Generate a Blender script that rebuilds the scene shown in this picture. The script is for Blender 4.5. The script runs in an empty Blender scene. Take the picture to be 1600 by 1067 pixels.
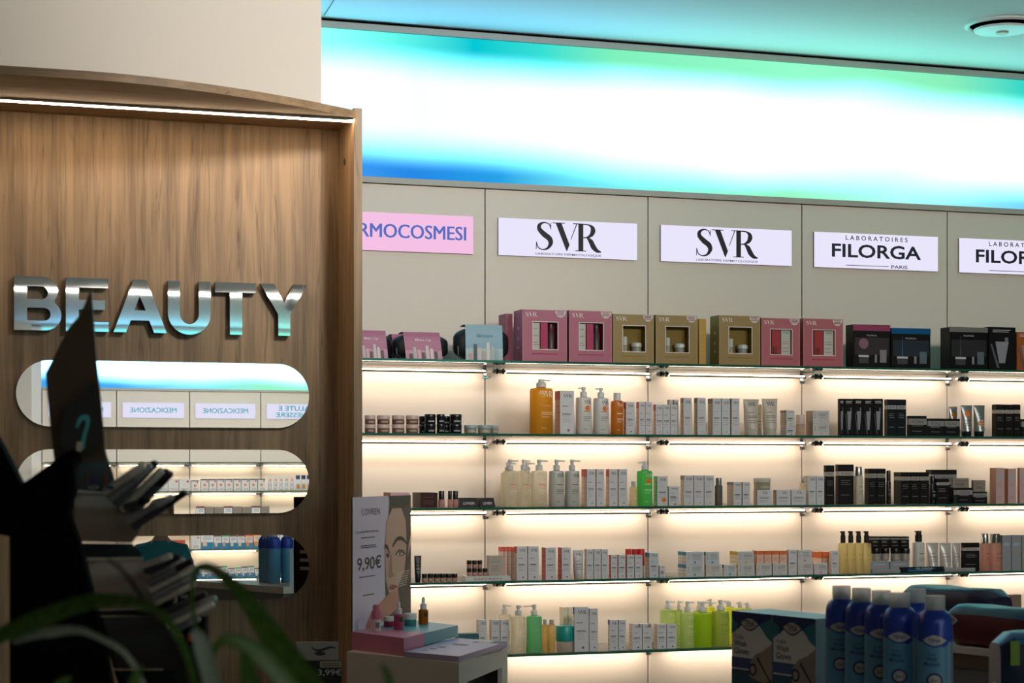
import bpy, math, random
from mathutils import Vector, Matrix

random.seed(7)
SC = bpy.context.scene
COL = SC.collection

# ------------------------------------------------------------------ camera, world, exposure
F_PX = 2950.0                      # focal length in pixels of the 1600 x 1067 frame
TH = math.radians(18.53)           # the view axis turns this far right of the shelf wall's normal
SN, CS = math.sin(TH), math.cos(TH)
CX, CY, CZ = -2.610, -8.172, 1.5   # shelf wall is the plane y = 0, x runs right along it
HOR = 729.0                        # image row of eye level

cam_d = bpy.data.cameras.new('camera')
cam_d.sensor_width = 36.0
cam_d.lens = F_PX * 36.0 / 1600.0
cam_d.shift_y = (HOR - 533.5) / 1600.0
cam_d.clip_start = 0.05
cam_d.dof.use_dof = True
cam_d.dof.focus_distance = 8.3
cam_d.dof.aperture_fstop = 12.0
cam = bpy.data.objects.new('camera', cam_d)
cam.location = (CX, CY, CZ)
cam.rotation_euler = (math.radians(90), 0, -TH)
COL.objects.link(cam)
SC.camera = cam

w = bpy.data.worlds.new('world')
SC.world = w
w.use_nodes = True
w.node_tree.nodes['Background'].inputs[0].default_value = (0.02, 0.02, 0.022, 1)
w.node_tree.nodes['Background'].inputs[1].default_value = 1.0

SC.view_settings.view_transform = 'Standard'
SC.view_settings.look = 'None'
SC.view_settings.exposure = 0.0
SC.view_settings.gamma = 1.0
SC.view_settings.use_curve_mapping = False

# strengths of the lights the shop has
LED_SHELF = 16.0       # LED bars under the glass shelves
LED_OPPOSITE = 38.0
LED_CABINET = 44.0     # LED line in the wooden canopy
BAND = 1.0             # colour light band below the ceiling
CEIL_LINE = 26.0       # white linear ceiling lights behind the camera
SPOT_W = 165.0         # track spotlights that wash the shelf wall, and those added opposite

SC.cycles.caustics_reflective = False
SC.cycles.max_bounces = 7
SC.cycles.diffuse_bounces = 3
SC.cycles.glossy_bounces = 4
SC.cycles.transparent_max_bounces = 16
SC.cycles.sample_clamp_indirect = 6.0


def lat_depth(u, y):
    t = (u - 800.0) / F_PX
    dep = (y - CY) / (CS - t * SN)
    return t, dep


def wx(u, y):
    """world x of image column u on the wall-parallel plane y"""
    t, dep = lat_depth(u, y)
    return CX + dep * (SN + t * CS)


def dp(u, y):
    return lat_depth(u, y)[1]


def zv(v, dep):
    return CZ + (HOR - v) / F_PX * dep


def pt(u, v, dep):
    t = (u - 800.0) / F_PX * dep
    return Vector((CX + dep * SN + t * CS, CY + dep * CS - t * SN, zv(v, dep)))


def pz(u, v, z):
    """point of the horizontal plane z seen at u, v"""
    return pt(u, v, (CZ - z) * F_PX / (v - HOR))


# ------------------------------------------------------------------ materials
def lin(h):
    h = h.lstrip('#')
    o = []
    for i in (0, 2, 4):
        c = int(h[i:i + 2], 16) / 255.0
        o.append(c / 12.92 if c <= 0.04045 else ((c + 0.055) / 1.055) ** 2.4)
    return (o[0], o[1], o[2], 1.0)


_MC = {}


def M(h, rough=0.5, metal=0.0, spec=0.5):
    k = (h, rough, metal, spec)
    if k in _MC:
        return _MC[k]
    m = bpy.data.materials.new('surface_' + h.lstrip('#'))
    m.use_nodes = True
    b = m.node_tree.nodes['Principled BSDF']
    b.inputs['Base Color'].default_value = lin(h)
    b.inputs['Roughness'].default_value = rough
    b.inputs['Metallic'].default_value = metal
    b.inputs['Specular IOR Level'].default_value = spec
    _MC[k] = m
    return m


def EMI(col, strength, name='emitter'):
    k = ('emi', tuple(col), strength)
    if k in _MC:
        return _MC[k]
    m = bpy.data.materials.new(name)
    m.use_nodes = True
    nt = m.node_tree
    nt.nodes.clear()
    e = nt.nodes.new('ShaderNodeEmission')
    o = nt.nodes.new('ShaderNodeOutputMaterial')
    e.inputs[0].default_value = (col[0], col[1], col[2], 1)
    e.inputs[1].default_value = strength
    nt.links.new(e.outputs[0], o.inputs[0])
    _MC[k] = m
    return m


def CLEAR(h, clear=0.45, trl=0.35, rough=0.12):
    """tinted plastic or thin glass: part see-through, part translucent, with a gloss coat"""
    k = ('clear', h, clear, trl)
    if k in _MC:
        return _MC[k]
    m = bpy.data.materials.new('tinted_plastic_' + h.lstrip('#'))
    m.use_nodes = True
    nt = m.node_tree
    b = nt.nodes['Principled BSDF']
    out = nt.nodes['Material Output']
    b.inputs['Base Color'].default_value = lin(h)
    b.inputs['Roughness'].default_value = rough
    tr = nt.nodes.new('ShaderNodeBsdfTransparent')
    tr.inputs[0].default_value = lin(h)
    tl = nt.nodes.new('ShaderNodeBsdfTranslucent')
    tl.inputs[0].default_value = lin(h)
    a = nt.nodes.new('ShaderNodeMixShader')
    a.inputs[0].default_value = trl
    c = nt.nodes.new('ShaderNodeMixShader')
    c.inputs[0].default_value = clear
    nt.links.new(b.outputs[0], a.inputs[1])
    nt.links.new(tl.outputs[0], a.inputs[2])
    nt.links.new(a.outputs[0], c.inputs[1])
    nt.links.new(tr.outputs[0], c.inputs[2])
    nt.links.new(c.outputs[0], out.inputs[0])
    _MC[k] = m
    return m


def GLASS():
    if 'glass' in _MC:
        return _MC['glass']
    m = bpy.data.materials.new('clear_shelf_glass')
    m.use_nodes = True
    nt = m.node_tree
    nt.nodes.clear()
    out = nt.nodes.new('ShaderNodeOutputMaterial')
    tr = nt.nodes.new('ShaderNodeBsdfTransparent')
    tr.inputs[0].default_value = (0.93, 0.975, 0.95, 1)
    gl = nt.nodes.new('ShaderNodeBsdfGlossy')
    gl.inputs['Roughness'].default_value = 0.02
    fr = nt.nodes.new('ShaderNodeFresnel')
    fr.inputs[0].default_value = 1.35
    mx = nt.nodes.new('ShaderNodeMixShader')
    nt.links.new(fr.outputs[0], mx.inputs[0])
    nt.links.new(tr.outputs[0], mx.inputs[1])
    nt.links.new(gl.outputs[0], mx.inputs[2])
    nt.links.new(mx.outputs[0], out.inputs[0])
    _MC['glass'] = m
    return m


def WOOD(name, light, dark, axis='z'):
    m = bpy.data.materials.new(name)
    m.use_nodes = True
    nt = m.node_tree
    b = nt.nodes['Principled BSDF']
    tc = nt.nodes.new('ShaderNodeTexCoord')
    mp = nt.nodes.new('ShaderNodeMapping')
    sc = {'z': (26, 26, 1.1), 'x': (1.1, 26, 26)}[axis]
    mp.inputs['Scale'].default_value = sc
    nt.links.new(tc.outputs['Object'], mp.inputs[0])
    n1 = nt.nodes.new('ShaderNodeTexNoise')
    n1.inputs['Scale'].default_value = 1.0
    n1.inputs['Detail'].default_value = 6
    n1.inputs['Distortion'].default_value = 1.4
    nt.links.new(mp.outputs[0], n1.inputs['Vector'])
    mp2 = nt.nodes.new('ShaderNodeMapping')
    s2 = {'z': (7, 7, 0.7), 'x': (0.7, 7, 7)}[axis]
    mp2.inputs['Scale'].default_value = s2
    nt.links.new(tc.outputs['Object'], mp2.inputs[0])
    n2 = nt.nodes.new('ShaderNodeTexNoise')
    n2.inputs['Scale'].default_value = 1.0
    n2.inputs['Detail'].default_value = 3
    n2.inputs['Distortion'].default_value = 1.2
    nt.links.new(mp2.outputs[0], n2.inputs['Vector'])
    mp3 = nt.nodes.new('ShaderNodeMapping')
    s3 = {'z': (150, 150, 5), 'x': (5, 150, 150)}[axis]
    mp3.inputs['Scale'].default_value = s3
    nt.links.new(tc.outputs['Object'], mp3.inputs[0])
    n3 = nt.nodes.new('ShaderNodeTexNoise')
    n3.inputs['Scale'].default_value = 1.0
    n3.inputs['Detail'].default_value = 2
    nt.links.new(mp3.outputs[0], n3.inputs['Vector'])
    a1 = nt.nodes.new('ShaderNodeMath'); a1.operation = 'MULTIPLY_ADD'
    a1.inputs[1].default_value = 0.55
    nt.links.new(n1.outputs['Fac'], a1.inputs[0])
    a2 = nt.nodes.new('ShaderNodeMath'); a2.operation = 'MULTIPLY'
    a2.inputs[1].default_value = 0.30
    nt.links.new(n2.outputs['Fac'], a2.inputs[0])
    nt.links.new(a2.outputs[0], a1.inputs[2])
    a3 = nt.nodes.new('ShaderNodeMath'); a3.operation = 'MULTIPLY_ADD'
    a3.inputs[1].default_value = 0.26
    nt.links.new(n3.outputs['Fac'], a3.inputs[0])
    nt.links.new(a1.outputs[0], a3.inputs[2])
    cr = nt.nodes.new('ShaderNodeValToRGB')
    cr.color_ramp.elements[0].position = 0.42
    cr.color_ramp.elements[0].color = lin(dark)
    cr.color_ramp.elements[1].position = 0.66
    cr.color_ramp.elements[1].color = lin(light)
    nt.links.new(a3.outputs[0], cr.inputs[0])
    mp4 = nt.nodes.new('ShaderNodeMapping')
    mp4.inputs['Scale'].default_value = {'z': (34, 34, 2.6), 'x': (2.6, 34, 34)}[axis]
    mp4.inputs['Location'].default_value = (3.1, 1.7, 5.3)
    nt.links.new(tc.outputs['Object'], mp4.inputs[0])
    n4 = nt.nodes.new('ShaderNodeTexNoise')
    n4.inputs['Scale'].default_value = 1.0
    n4.inputs['Detail'].default_value = 4
    n4.inputs['Distortion'].default_value = 2.2
    nt.links.new(mp4.outputs[0], n4.inputs['Vector'])
    ck = nt.nodes.new('ShaderNodeMapRange')          # dark growth streaks and small cracks
    ck.inputs[1].default_value = 0.60
    ck.inputs[2].default_value = 0.74
    ck.inputs[3].default_value = 1.0
    ck.inputs[4].default_value = 0.55
    nt.links.new(n4.outputs['Fac'], ck.inputs[0])
    mu = nt.nodes.new('ShaderNodeMix')
    mu.data_type = 'RGBA'
    mu.blend_type = 'MULTIPLY'
    mu.inputs[0].default_value = 1.0
    nt.links.new(cr.outputs[0], mu.inputs[6])
    nt.links.new(ck.outputs[0], mu.inputs[7])
    nt.links.new(mu.outputs[2], b.inputs['Base Color'])
    b.inputs['Roughness'].default_value = 0.55
    bp = nt.nodes.new('ShaderNodeBump')
    bp.inputs['Strength'].default_value = 0.08
    bp.inputs['Distance'].default_value = 0.002
    nt.links.new(a3.outputs[0], bp.inputs['Height'])
    nt.links.new(bp.outputs[0], b.inputs['Normal'])
    return m


# ------------------------------------------------------------------ mesh builder
_TX = {}


def text2d(s, bold=0.0, lines=None):
    k = (s, bold)
    if k in _TX:
        return _TX[k]
    cu = bpy.data.curves.new('t', 'FONT')
    cu.body = s
    cu.resolution_u = 3
    cu.offset = bold
    cu.space_line = 0.95
    ob = bpy.data.objects.new('t', cu)
    COL.objects.link(ob)
    dg = bpy.context.evaluated_depsgraph_get()
    me = bpy.data.meshes.new_from_object(ob.evaluated_get(dg))
    vs = [(v.co.x, v.co.y) for v in me.vertices]
    fs = [tuple(p.vertices) for p in me.polygons]
    x0 = min(v[0] for v in vs); x1 = max(v[0] for v in vs)
    y0 = min(v[1] for v in vs); y1 = max(v[1] for v in vs)
    vs = [((v[0] - (x0 + x1) / 2), (v[1] - (y0 + y1) / 2)) for v in vs]
    bpy.data.objects.remove(ob)
    bpy.data.curves.remove(cu)
    bpy.data.meshes.remove(me)
    _TX[k] = (vs, fs, x1 - x0, y1 - y0)
    return _TX[k]


def stroke2d(pts, ws, n=5):
    """a pen stroke of changing width through pts -> verts, faces"""
    P = []
    for i in range(len(pts) - 1):
        p0 = pts[max(i - 1, 0)]; p1 = pts[i]; p2 = pts[i + 1]; p3 = pts[min(i + 2, len(pts) - 1)]
        for k in range(n):
            t = k / n
            f = lambda a, b, c, d: 0.5 * (2 * b + (c - a) * t + (2 * a - 5 * b + 4 * c - d) * t * t + (3 * b - a - 3 * c + d) * t ** 3)
            P.append((f(p0[0], p1[0], p2[0], p3[0]), f(p0[1], p1[1], p2[1], p3[1]), ws[i] * (1 - t) + ws[i + 1] * t))
    P.append((pts[-1][0], pts[-1][1], ws[-1]))
    vs, fs = [], []
    for i, (x, y, wd) in enumerate(P):
        a = P[max(i - 1, 0)]; b = P[min(i + 1, len(P) - 1)]
        dx, dy = b[0] - a[0], b[1] - a[1]
        l = math.hypot(dx, dy) or 1
        vs += [(x - dy / l * wd / 2, y + dx / l * wd / 2), (x + dy / l * wd / 2, y - dx / l * wd / 2)]
        if i:
            j = 2 * i
            fs.append((j - 2, j - 1, j + 1, j))
    return vs, fs


def serif_logo():
    """high-contrast serif S V R with the stencil gap in the V, unit height"""
    if 'svr' in _TX:
        return _TX['svr']
    vs, fs = [], []

    def add(v, f):
        o = len(vs)
        vs.extend(v)
        fs.extend(tuple(i + o for i in q) for q in f)
    # S
    add(*stroke2d([(0.50, 0.80), (0.44, 0.93), (0.29, 0.985), (0.13, 0.90), (0.12, 0.74), (0.28, 0.56),
                   (0.45, 0.42), (0.50, 0.25), (0.40, 0.07), (0.23, 0.015), (0.08, 0.09), (0.02, 0.27)],
                  [0.03, 0.035, 0.045, 0.11, 0.15, 0.19, 0.19, 0.15, 0.08, 0.04, 0.035, 0.03], 5))
    add([(0.49, 0.98), (0.515, 0.98), (0.515, 0.74), (0.49, 0.76)], [(3, 2, 1, 0)])
    add([(0.0, 0.02), (0.025, 0.02), (0.035, 0.28), (0.01, 0.30)], [(0, 1, 2, 3)])
    # V
    add([(0.66, 1.0), (0.86, 1.0), (1.14, 0.22), (1.06, 0.0), (1.03, 0.0)], [(4, 3, 2, 1, 0)])
    add([(0.56, 0.97), (0.98, 0.97), (0.98, 1.0), (0.56, 1.0)], [(0, 1, 2, 3)])
    add([(1.17, 0.40), (1.20, 0.42), (1.40, 0.97), (1.365, 0.97)], [(0, 1, 2, 3)])
    add([(1.26, 0.97), (1.62, 0.97), (1.62, 1.0), (1.26, 1.0)], [(0, 1, 2, 3)])
    # R
    add([(1.44, 0.0), (1.61, 0.0), (1.61, 1.0), (1.44, 1.0)], [(0, 1, 2, 3)])
    add([(1.34, 0.0), (1.71, 0.0), (1.71, 0.03), (1.34, 0.03)], [(0, 1, 2, 3)])
    add(*stroke2d([(1.61, 0.982), (1.80, 0.96), (1.92, 0.87), (1.94, 0.74), (1.88, 0.60), (1.74, 0.51), (1.61, 0.495)],
                  [0.035, 0.05, 0.13, 0.17, 0.13, 0.05, 0.035], 4))
    add(*stroke2d([(1.74, 0.50), (1.86, 0.38), (1.96, 0.17), (2.08, 0.04), (2.22, 0.0)],
                  [0.04, 0.16, 0.18, 0.13, 0.03], 4))
    vs = [(x - 1.11, y - 0.5) for x, y in vs]
    _TX['svr'] = (vs, fs, 2.22, 1.0)
    return _TX['svr']


class MB:
    def __init__(s):
        s.v, s.f, s.m, s.sm, s.mats = [], [], [], [], []

    def mi(s, mat):
        if mat not in s.mats:
            s.mats.append(mat)
        return s.mats.index(mat)

    def add(s, vs, fs, mat, smooth=False):
        o = len(s.v)
        s.v += [tuple(v) for v in vs]
        k = s.mi(mat)
        for q in fs:
            s.f.append(tuple(i + o for i in q))
            s.m.append(k)
            s.sm.append(smooth)
        return s

    def box(s, x0, x1, y0, y1, z0, z1, mat, **kw):
        V = [(x0, y0, z0), (x1, y0, z0), (x1, y1, z0), (x0, y1, z0), (x0, y0, z1), (x1, y0, z1), (x1, y1, z1), (x0, y1, z1)]
        Fc = {'front': (0, 1, 5, 4), 'right': (1, 2, 6, 5), 'back': (2, 3, 7, 6), 'left': (3, 0, 4, 7), 'top': (4, 5, 6, 7), 'bottom': (3, 2, 1, 0)}
        o = len(s.v)
        s.v += V
        for n, q in Fc.items():
            s.f.append(tuple(i + o for i in q))
            s.m.append(s.mi(kw.get(n, mat)))
            s.sm.append(False)
        return s

    def rect(s, x0, x1, z0, z1, y, mat):
        return s.add([(x0, y, z0), (x1, y, z0), (x1, y, z1), (x0, y, z1)], [(0, 1, 2, 3)], mat)

    def poly(s, pts, mat):
        return s.add(pts, [tuple(range(len(pts)))], mat)

    def hull(s, bot, top, mat, caps=True):
        """two rings of equal length joined"""
        n = len(bot)
        fs = [(i, (i + 1) % n, n + (i + 1) % n, n + i) for i in range(n)]
        if caps:
            fs += [tuple(range(n - 1, -1, -1)), tuple(range(n, 2 * n))]
        return s.add(list(bot) + list(top), fs, mat)

    def prismz(s, poly, z0, z1, mat):
        return s.hull([(p[0], p[1], z0) for p in poly], [(p[0], p[1], z1) for p in poly], mat)

    def prismy(s, poly, y0, y1, mat):
        return s.hull([(p[0], y0, p[1]) for p in poly][::-1], [(p[0], y1, p[1]) for p in poly][::-1], mat)

    def loft(s, rings, mat, smooth=True, caps=True):
        n = len(rings[0])
        vs = [p for r in rings for p in r]
        fs = []
        for k in range(len(rings) - 1):
            for i in range(n):
                a, b = k * n + i, k * n + (i + 1) % n
                fs.append((a, b, b + n, a + n))
        s.add(vs, fs, mat, smooth)
        if caps:
            o = len(s.v) - len(vs)
            for q in (tuple(range(n - 1, -1, -1)), tuple(range(len(vs) - n, len(vs)))):
                s.f.append(tuple(i + o for i in q))
                s.m.append(s.mi(mat))
                s.sm.append(False)
        return s

    def lathe(s, prof, mat, n=16, cx=0, cy=0, ex=2.0, ky=1.0, caps=True):
        rings = []
        for r, z in prof:
            ring = []
            for i in range(n):
                a = 2 * math.pi * (i + 0.5) / n
                c, d = math.cos(a), math.sin(a)
                ring.append((cx + r * math.copysign(abs(c) ** (2 / ex), c), cy + ky * r * math.copysign(abs(d) ** (2 / ex), d), z))
            rings.append(ring)
        return s.loft(rings, mat, True, caps)

    def rod(s, p, q, r0, r1, mat, n=10, stops=None):
        p, q = Vector(p), Vector(q)
        d = (q - p)
        a = d.orthogonal().normalized()
        b = d.normalized().cross(a)
        rings = []
        for t, r in (stops or [(0, r0), (1, r1)]):
            c = p + d * t
            rings.append([tuple(c + (a * math.cos(2 * math.pi * i / n) + b * math.sin(2 * math.pi * i / n)) * r) for i in range(n)])
        return s.loft(rings, mat)

    def text(s, t, cx, cz, h, y, mat, width=None, bold=0.0, fn=None):
        vs, fs, tw, thh = serif_logo() if t == '@' else text2d(t, bold)
        k = h / thh
        kx = width / tw if width else k
        fn = fn or (lambda x, z: (cx + x, y, cz + z))
        return s.add([fn(x * kx, z * k) for x, z in vs], fs, mat)

    def mesh(s, name):
        me = bpy.data.meshes.new(name)
        me.from_pydata(s.v, [], s.f)
        for m in s.mats:
            me.materials.append(m)
        me.polygons.foreach_set('material_index', s.m)
        me.polygons.foreach_set('use_smooth', s.sm)
        if any(s.sm):
            me.set_sharp_from_angle(angle=math.radians(40))
        me.update()
        return me

    def build(s, name, parent=None, **kw):
        return link(s.mesh(name), name, parent, **kw)


def link(me, name, parent=None, loc=None):
    o = bpy.data.objects.new(name, me)
    COL.objects.link(o)
    if parent is not None:
        o.parent = parent
    if loc is not None:
        o.location = loc
    return o


def empty(name, loc=(0, 0, 0), rz=0.0):
    o = bpy.data.objects.new(name, None)
    o.empty_display_size = 0.05
    COL.objects.link(o)
    o.location = loc
    o.rotation_euler = (0, 0, rz)
    return o


def tag(o, label=None, cat=None, group=None, kind=None):
    if label:
        o['label'] = label
    if cat:
        o['category'] = cat
    if group:
        o['group'] = group
    if kind:
        o['kind'] = kind
    return o


ORD = ['zeroth', 'first', 'second', 'third', 'fourth', 'fifth', 'sixth', 'seventh', 'eighth', 'ninth', 'tenth', 'eleventh', 'twelfth']
NUM = ['zero', 'one', 'two', 'three', 'four', 'five', 'six', 'seven', 'eight', 'nine', 'ten', 'eleven', 'twelve']
# ------------------------------------------------------------------ the room
ZS = [1.956, 1.638, 1.318, 0.997, 0.677]          # glass shelves, top to bottom
SHELF_D = 0.38
YM = -2.385                                        # mirror faces
YB = -2.372                                        # cabinet back panel
YO = -17.77                                        # wall opposite, seen only in the mirrors
CEIL = 3.476
BAY = 0.8
OX0 = -0.925                                       # first joint of the opposite wall
OBAY = 0.805

PAINT = M('#cfc9bd', 0.6)
CREAM = M('#e8dccf', 0.55)
WHITE = M('#e9e7e3', 0.6)
DARKGAP = M('#1b1815', 0.8)
ALU = M('#b9b4ae', 0.35, 0.9)
CHROME = M('#cfcfd2', 0.15, 1.0)
BLACK = M('#0d0d0f', 0.45)
GREEN_EDGE = CLEAR('#2f6b57', 0.10, 0.25, 0.1)

tag(MB().box(-7, 8, -18.3, 0.3, -0.12, 0, M('#6c675f', 0.35)).build('floor'), kind='structure')

ceil = MB().box(-7, 8, -18.2, -0.012, CEIL, CEIL + 0.12, M('#e8e8e6', 0.75)).build('ceiling')
tag(ceil, kind='structure')


def ceil_pt(u, v):
    return pt(u, v, (CEIL - CZ) * F_PX / (HOR - v))


# access hatch in the ceiling: a slab within a dark joint
h0, h1, h2 = ceil_pt(507, 23), ceil_pt(650, 36), ceil_pt(681, 0)
hd = (h2 - h1).normalized() * 0.95
quad = [h0, h1, h1 + hd, h0 + hd]
cen = sum(quad, Vector()) / 4
hatch = empty('ceiling_hatch', (cen.x, cen.y, CEIL - 0.006))
q2 = [(p.x - cen.x, p.y - cen.y) for p in quad]
MB().prismz([(a * 1.006, b * 1.006) for a, b in q2], 0.003, 0.0058, M('#3a4a50', 0.8)).build('joint', hatch)
MB().prismz(q2, 0.0, 0.0058, M('#e8e8e6', 0.75)).build('hatch_panel', hatch)
tag(hatch, 'square access hatch flush in the ceiling beside the bulkhead', 'hatch')

# round ceiling diffuser
c = ceil_pt(1566, 38)
spk = empty('ceiling_diffuser', (c.x, c.y, CEIL))
MB().lathe([(0.165, 0.0), (0.165, -0.006), (0.150, -0.012), (0.142, -0.006), (0.142, 0.0)], M('#dfe3e2', 0.4), 40, caps=False).build('rim', spk)
MB().lathe([(0.142, -0.002), (0.02, -0.002)], BLACK, 40).build('throat', spk)
MB().lathe([(0.126, -0.022), (0.120, -0.030), (0.06, -0.036), (0.03, -0.036)], M('#dfe3e2', 0.35), 40).build('disc', spk)
MB().lathe([(0.030, -0.034), (0.026, -0.042), (0.008, -0.042)], M('#b9a48c', 0.4), 20).build('boss', spk)
MB().lathe([(0.008, -0.002), (0.008, -0.024)], CHROME, 10).build('stem', spk)
tag(spk, 'round white ceiling air diffuser with a dark gap ring', 'diffuser')


def band_material(name, tops, bots, x0, x1, z0, z1, centre, gain):
    m = bpy.data.materials.new(name)
    m.use_nodes = True
    nt = m.node_tree
    nt.nodes.clear()
    N, L = nt.nodes.new, nt.links.new
    out = N('ShaderNodeOutputMaterial')
    em = N('ShaderNodeEmission')
    em.inputs[1].default_value = gain
    tc = N('ShaderNodeTexCoord')
    nz = N('ShaderNodeTexNoise')
    nz.inputs['Scale'].default_value = 0.9
    nz.inputs['Detail'].default_value = 1
    L(tc.outputs['Object'], nz.inputs['Vector'])
    sp = N('ShaderNodeSeparateXYZ')
    L(tc.outputs['Object'], sp.inputs[0])

    def rng(sock, a, b):
        r = N('ShaderNodeMapRange')
        r.interpolation_type = 'SMOOTHSTEP'
        r.inputs[1].default_value = a
        r.inputs[2].default_value = b
        L(sock, r.inputs[0])
        return r.outputs[0]
    fx = N('ShaderNodeMapRange')
    fx.inputs[1].default_value = x0
    fx.inputs[2].default_value = x1
    L(sp.outputs[0], fx.inputs[0])
    off = N('ShaderNodeMath'); off.operation = 'MULTIPLY_ADD'
    off.inputs[1].default_value = 0.16
    L(nz.outputs['Fac'], off.inputs[0])
    L(sp.outputs[2], off.inputs[2])                # z + noise

    def ramp(stops):
        r = N('ShaderNodeValToRGB')
        e = r.color_ramp.elements
        while len(e) < len(stops):
            e.new(0.5)
        for i, (p, col) in enumerate(stops):
            e[i].position = p
            e[i].color = col
        L(fx.outputs[0], r.inputs[0])
        return r.outputs[0]
    H = z1 - z0
    mt = rng(off.outputs[0], z0 + 0.08 + 0.62 * H, z0 + 0.08 + 0.93 * H)
    mb = rng(off.outputs[0], z0 + 0.08 + 0.36 * H, z0 + 0.08 + 0.04 * H)

    def mix(f, a, b):
        x = N('ShaderNodeMix')
        x.data_type = 'RGBA'
        L(f, x.inputs[0])
        L(a, x.inputs[6])
        L(b, x.inputs[7])
        return x.outputs[2]
    L(mix(mb, mix(mt, ramp(centre), ramp(tops)), ramp(bots)), em.inputs[0])
    L(em.outputs[0], out.inputs[0])
    return m


def frac(u):
    return (wx(u, 0) + 1.2) / 4.4


def C3(r, g, b):
    return (r, g, b, 1)


BZ0, BZ1 = 2.79, 3.436
band_front = band_material(
    'light_band_front',
    [(frac(480), C3(0.35, 1.5, 1.15)), (frac(620), C3(0.12, 0.95, 0.85)), (frac(740), C3(0.0, 0.58, 0.66)), (frac(850), C3(0.04, 0.75, 0.66)),
     (frac(960), C3(0.22, 0.88, 0.50)), (frac(1250), C3(0.30, 1.0, 0.62)), (frac(1480), C3(0.25, 0.88, 0.50)), (frac(1600), C3(0.03, 0.68, 0.60))],
    [(frac(480), C3(0.06, 0.40, 0.95)), (frac(640), C3(0.02, 0.25, 0.80)), (frac(780), C3(0.02, 0.36, 0.80)), (frac(900), C3(0.15, 0.80, 0.95)),
     (frac(1050), C3(0.28, 1.0, 0.85)), (frac(1230), C3(0.30, 0.95, 0.55)), (frac(1400), C3(0.45, 1.1, 1.0)), (frac(1600), C3(0.2, 0.7, 1.0))],
    -1.2, 3.2, BZ0, BZ1,
    [(0.0, C3(1.3, 3.6, 5.0)), (0.2, C3(0.98, 3.6, 5.4)), (0.35, C3(1.1, 3.8, 5.4)), (0.55, C3(1.4, 4.4, 4.2)), (0.75, C3(1.05, 4.2, 3.6)), (0.9, C3(1.3, 4.0, 3.6)), (1.0, C3(1.0, 3.8, 4.2))], BAND)
band_opp = band_material(
    'light_band_opposite',
    [(0.0, C3(0.3, 1.2, 1.3)), (0.4, C3(0.3, 1.2, 1.3)), (0.7, C3(0.35, 1.2, 0.9)), (1.0, C3(0.3, 1.0, 0.7))],
    [(0.0, C3(0.06, 0.40, 0.95)), (0.25, C3(0.08, 0.45, 0.95)), (0.40, C3(0.3, 0.9, 1.2)), (0.62, C3(0.35, 1.0, 0.65)), (1.0, C3(0.4, 1.1, 0.9))],
    -1.2, 3.2, BZ0, BZ1,
    [(0.0, C3(1.8, 4.4, 8.0)), (0.4, C3(1.8, 5.2, 7.2)), (0.7, C3(1.9, 6.0, 5.4)), (1.0, C3(1.9, 6.0, 5.0))], BAND)


def light_wall(y, s, x0, x1, mat, label):
    """s = +1: faces -y (in view), s = -1: faces +y (opposite)"""
    b = lambda a, c: (min(y - s * a, y - s * c), max(y - s * a, y - s * c))
    t = empty('light_panel', ((x0 + x1) / 2, y, BZ0))
    o = MB()
    ya, yb = b(-0.02, 0.012)
    o.box(x0, x1, ya, yb, BZ0, BZ1, mat).build('diffuser', t).matrix_parent_inverse = Matrix.Translation((-(x0 + x1) / 2, -y, -BZ0))
    ya, yb = b(-0.02, 0.03)
    f = MB().box(x0, x1, ya, yb, BZ1, BZ1 + 0.028, M('#a9a9a4', 0.5))
    f.build('frame', t).matrix_parent_inverse = Matrix.Translation((-(x0 + x1) / 2, -y, -BZ0))
    tag(t, label, 'light panel')


light_wall(0, 1, -2.6, 6.0, band_front, 'long glowing light panel fading from blue to green below ceiling')
light_wall(YO, -1, -1.25, 6.0, band_opp, 'glowing light panel reflected in the topmost oval mirror')

# back wall with its joined panels
wb = MB().box(-7, 8, 0.022, 0.12, 0, CEIL + 0.12, DARKGAP).build('wall_back')
tag(wb, kind='structure')
for i in range(-3, 6):
    x0 = i * BAY
    g = 0.003
    MB().box(x0 + g, x0 + BAY - g, 0.0, 0.02, 0.05, 2.760, CREAM).build('panel', wb)
tag(MB().box(-2.6, 6.0, -0.012, 0.02, 2.764, BZ0, M('#b5b0a6', 0.5)).build('trim_1'), kind='structure')
wo = MB().box(-7, 8, YO - 0.12, YO - 0.022, 0, CEIL + 0.12, DARKGAP).build('wall_front')
tag(wo, kind='structure')
for i in range(0, 7):
    x0 = OX0 + i * OBAY
    MB().box(x0 + 0.005, x0 + OBAY - 0.005, YO - 0.02, YO, 0.05, 2.760, CREAM).build('panel', wo)
tag(MB().box(OX0, 6.0, YO - 0.02, YO + 0.012, 2.764, BZ0, M('#b5b0a6', 0.5)).build('trim_2'), kind='structure')
pl = empty('pillar', (-1.1, YO, 0))
MB().box(-0.4, 0.06, -0.02, 0.08, 0, CEIL, PAINT).build('pillar_face', pl)
MB().box(0.062, 0.168, -0.02, 0.03, 0, CEIL, WHITE).build('pillar_strip', pl)
tag(pl, 'beige pillar at the left ends of the oval mirrors', 'pillar')
tag(MB().box(-7.1, -7, -18.3, 0.3, 0, CEIL + 0.12, PAINT).build('wall_left'), kind='structure')
tag(MB().box(8, 8.1, -18.3, 0.3, 0, CEIL + 0.12, PAINT).build('wall_right'), kind='structure')

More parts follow.
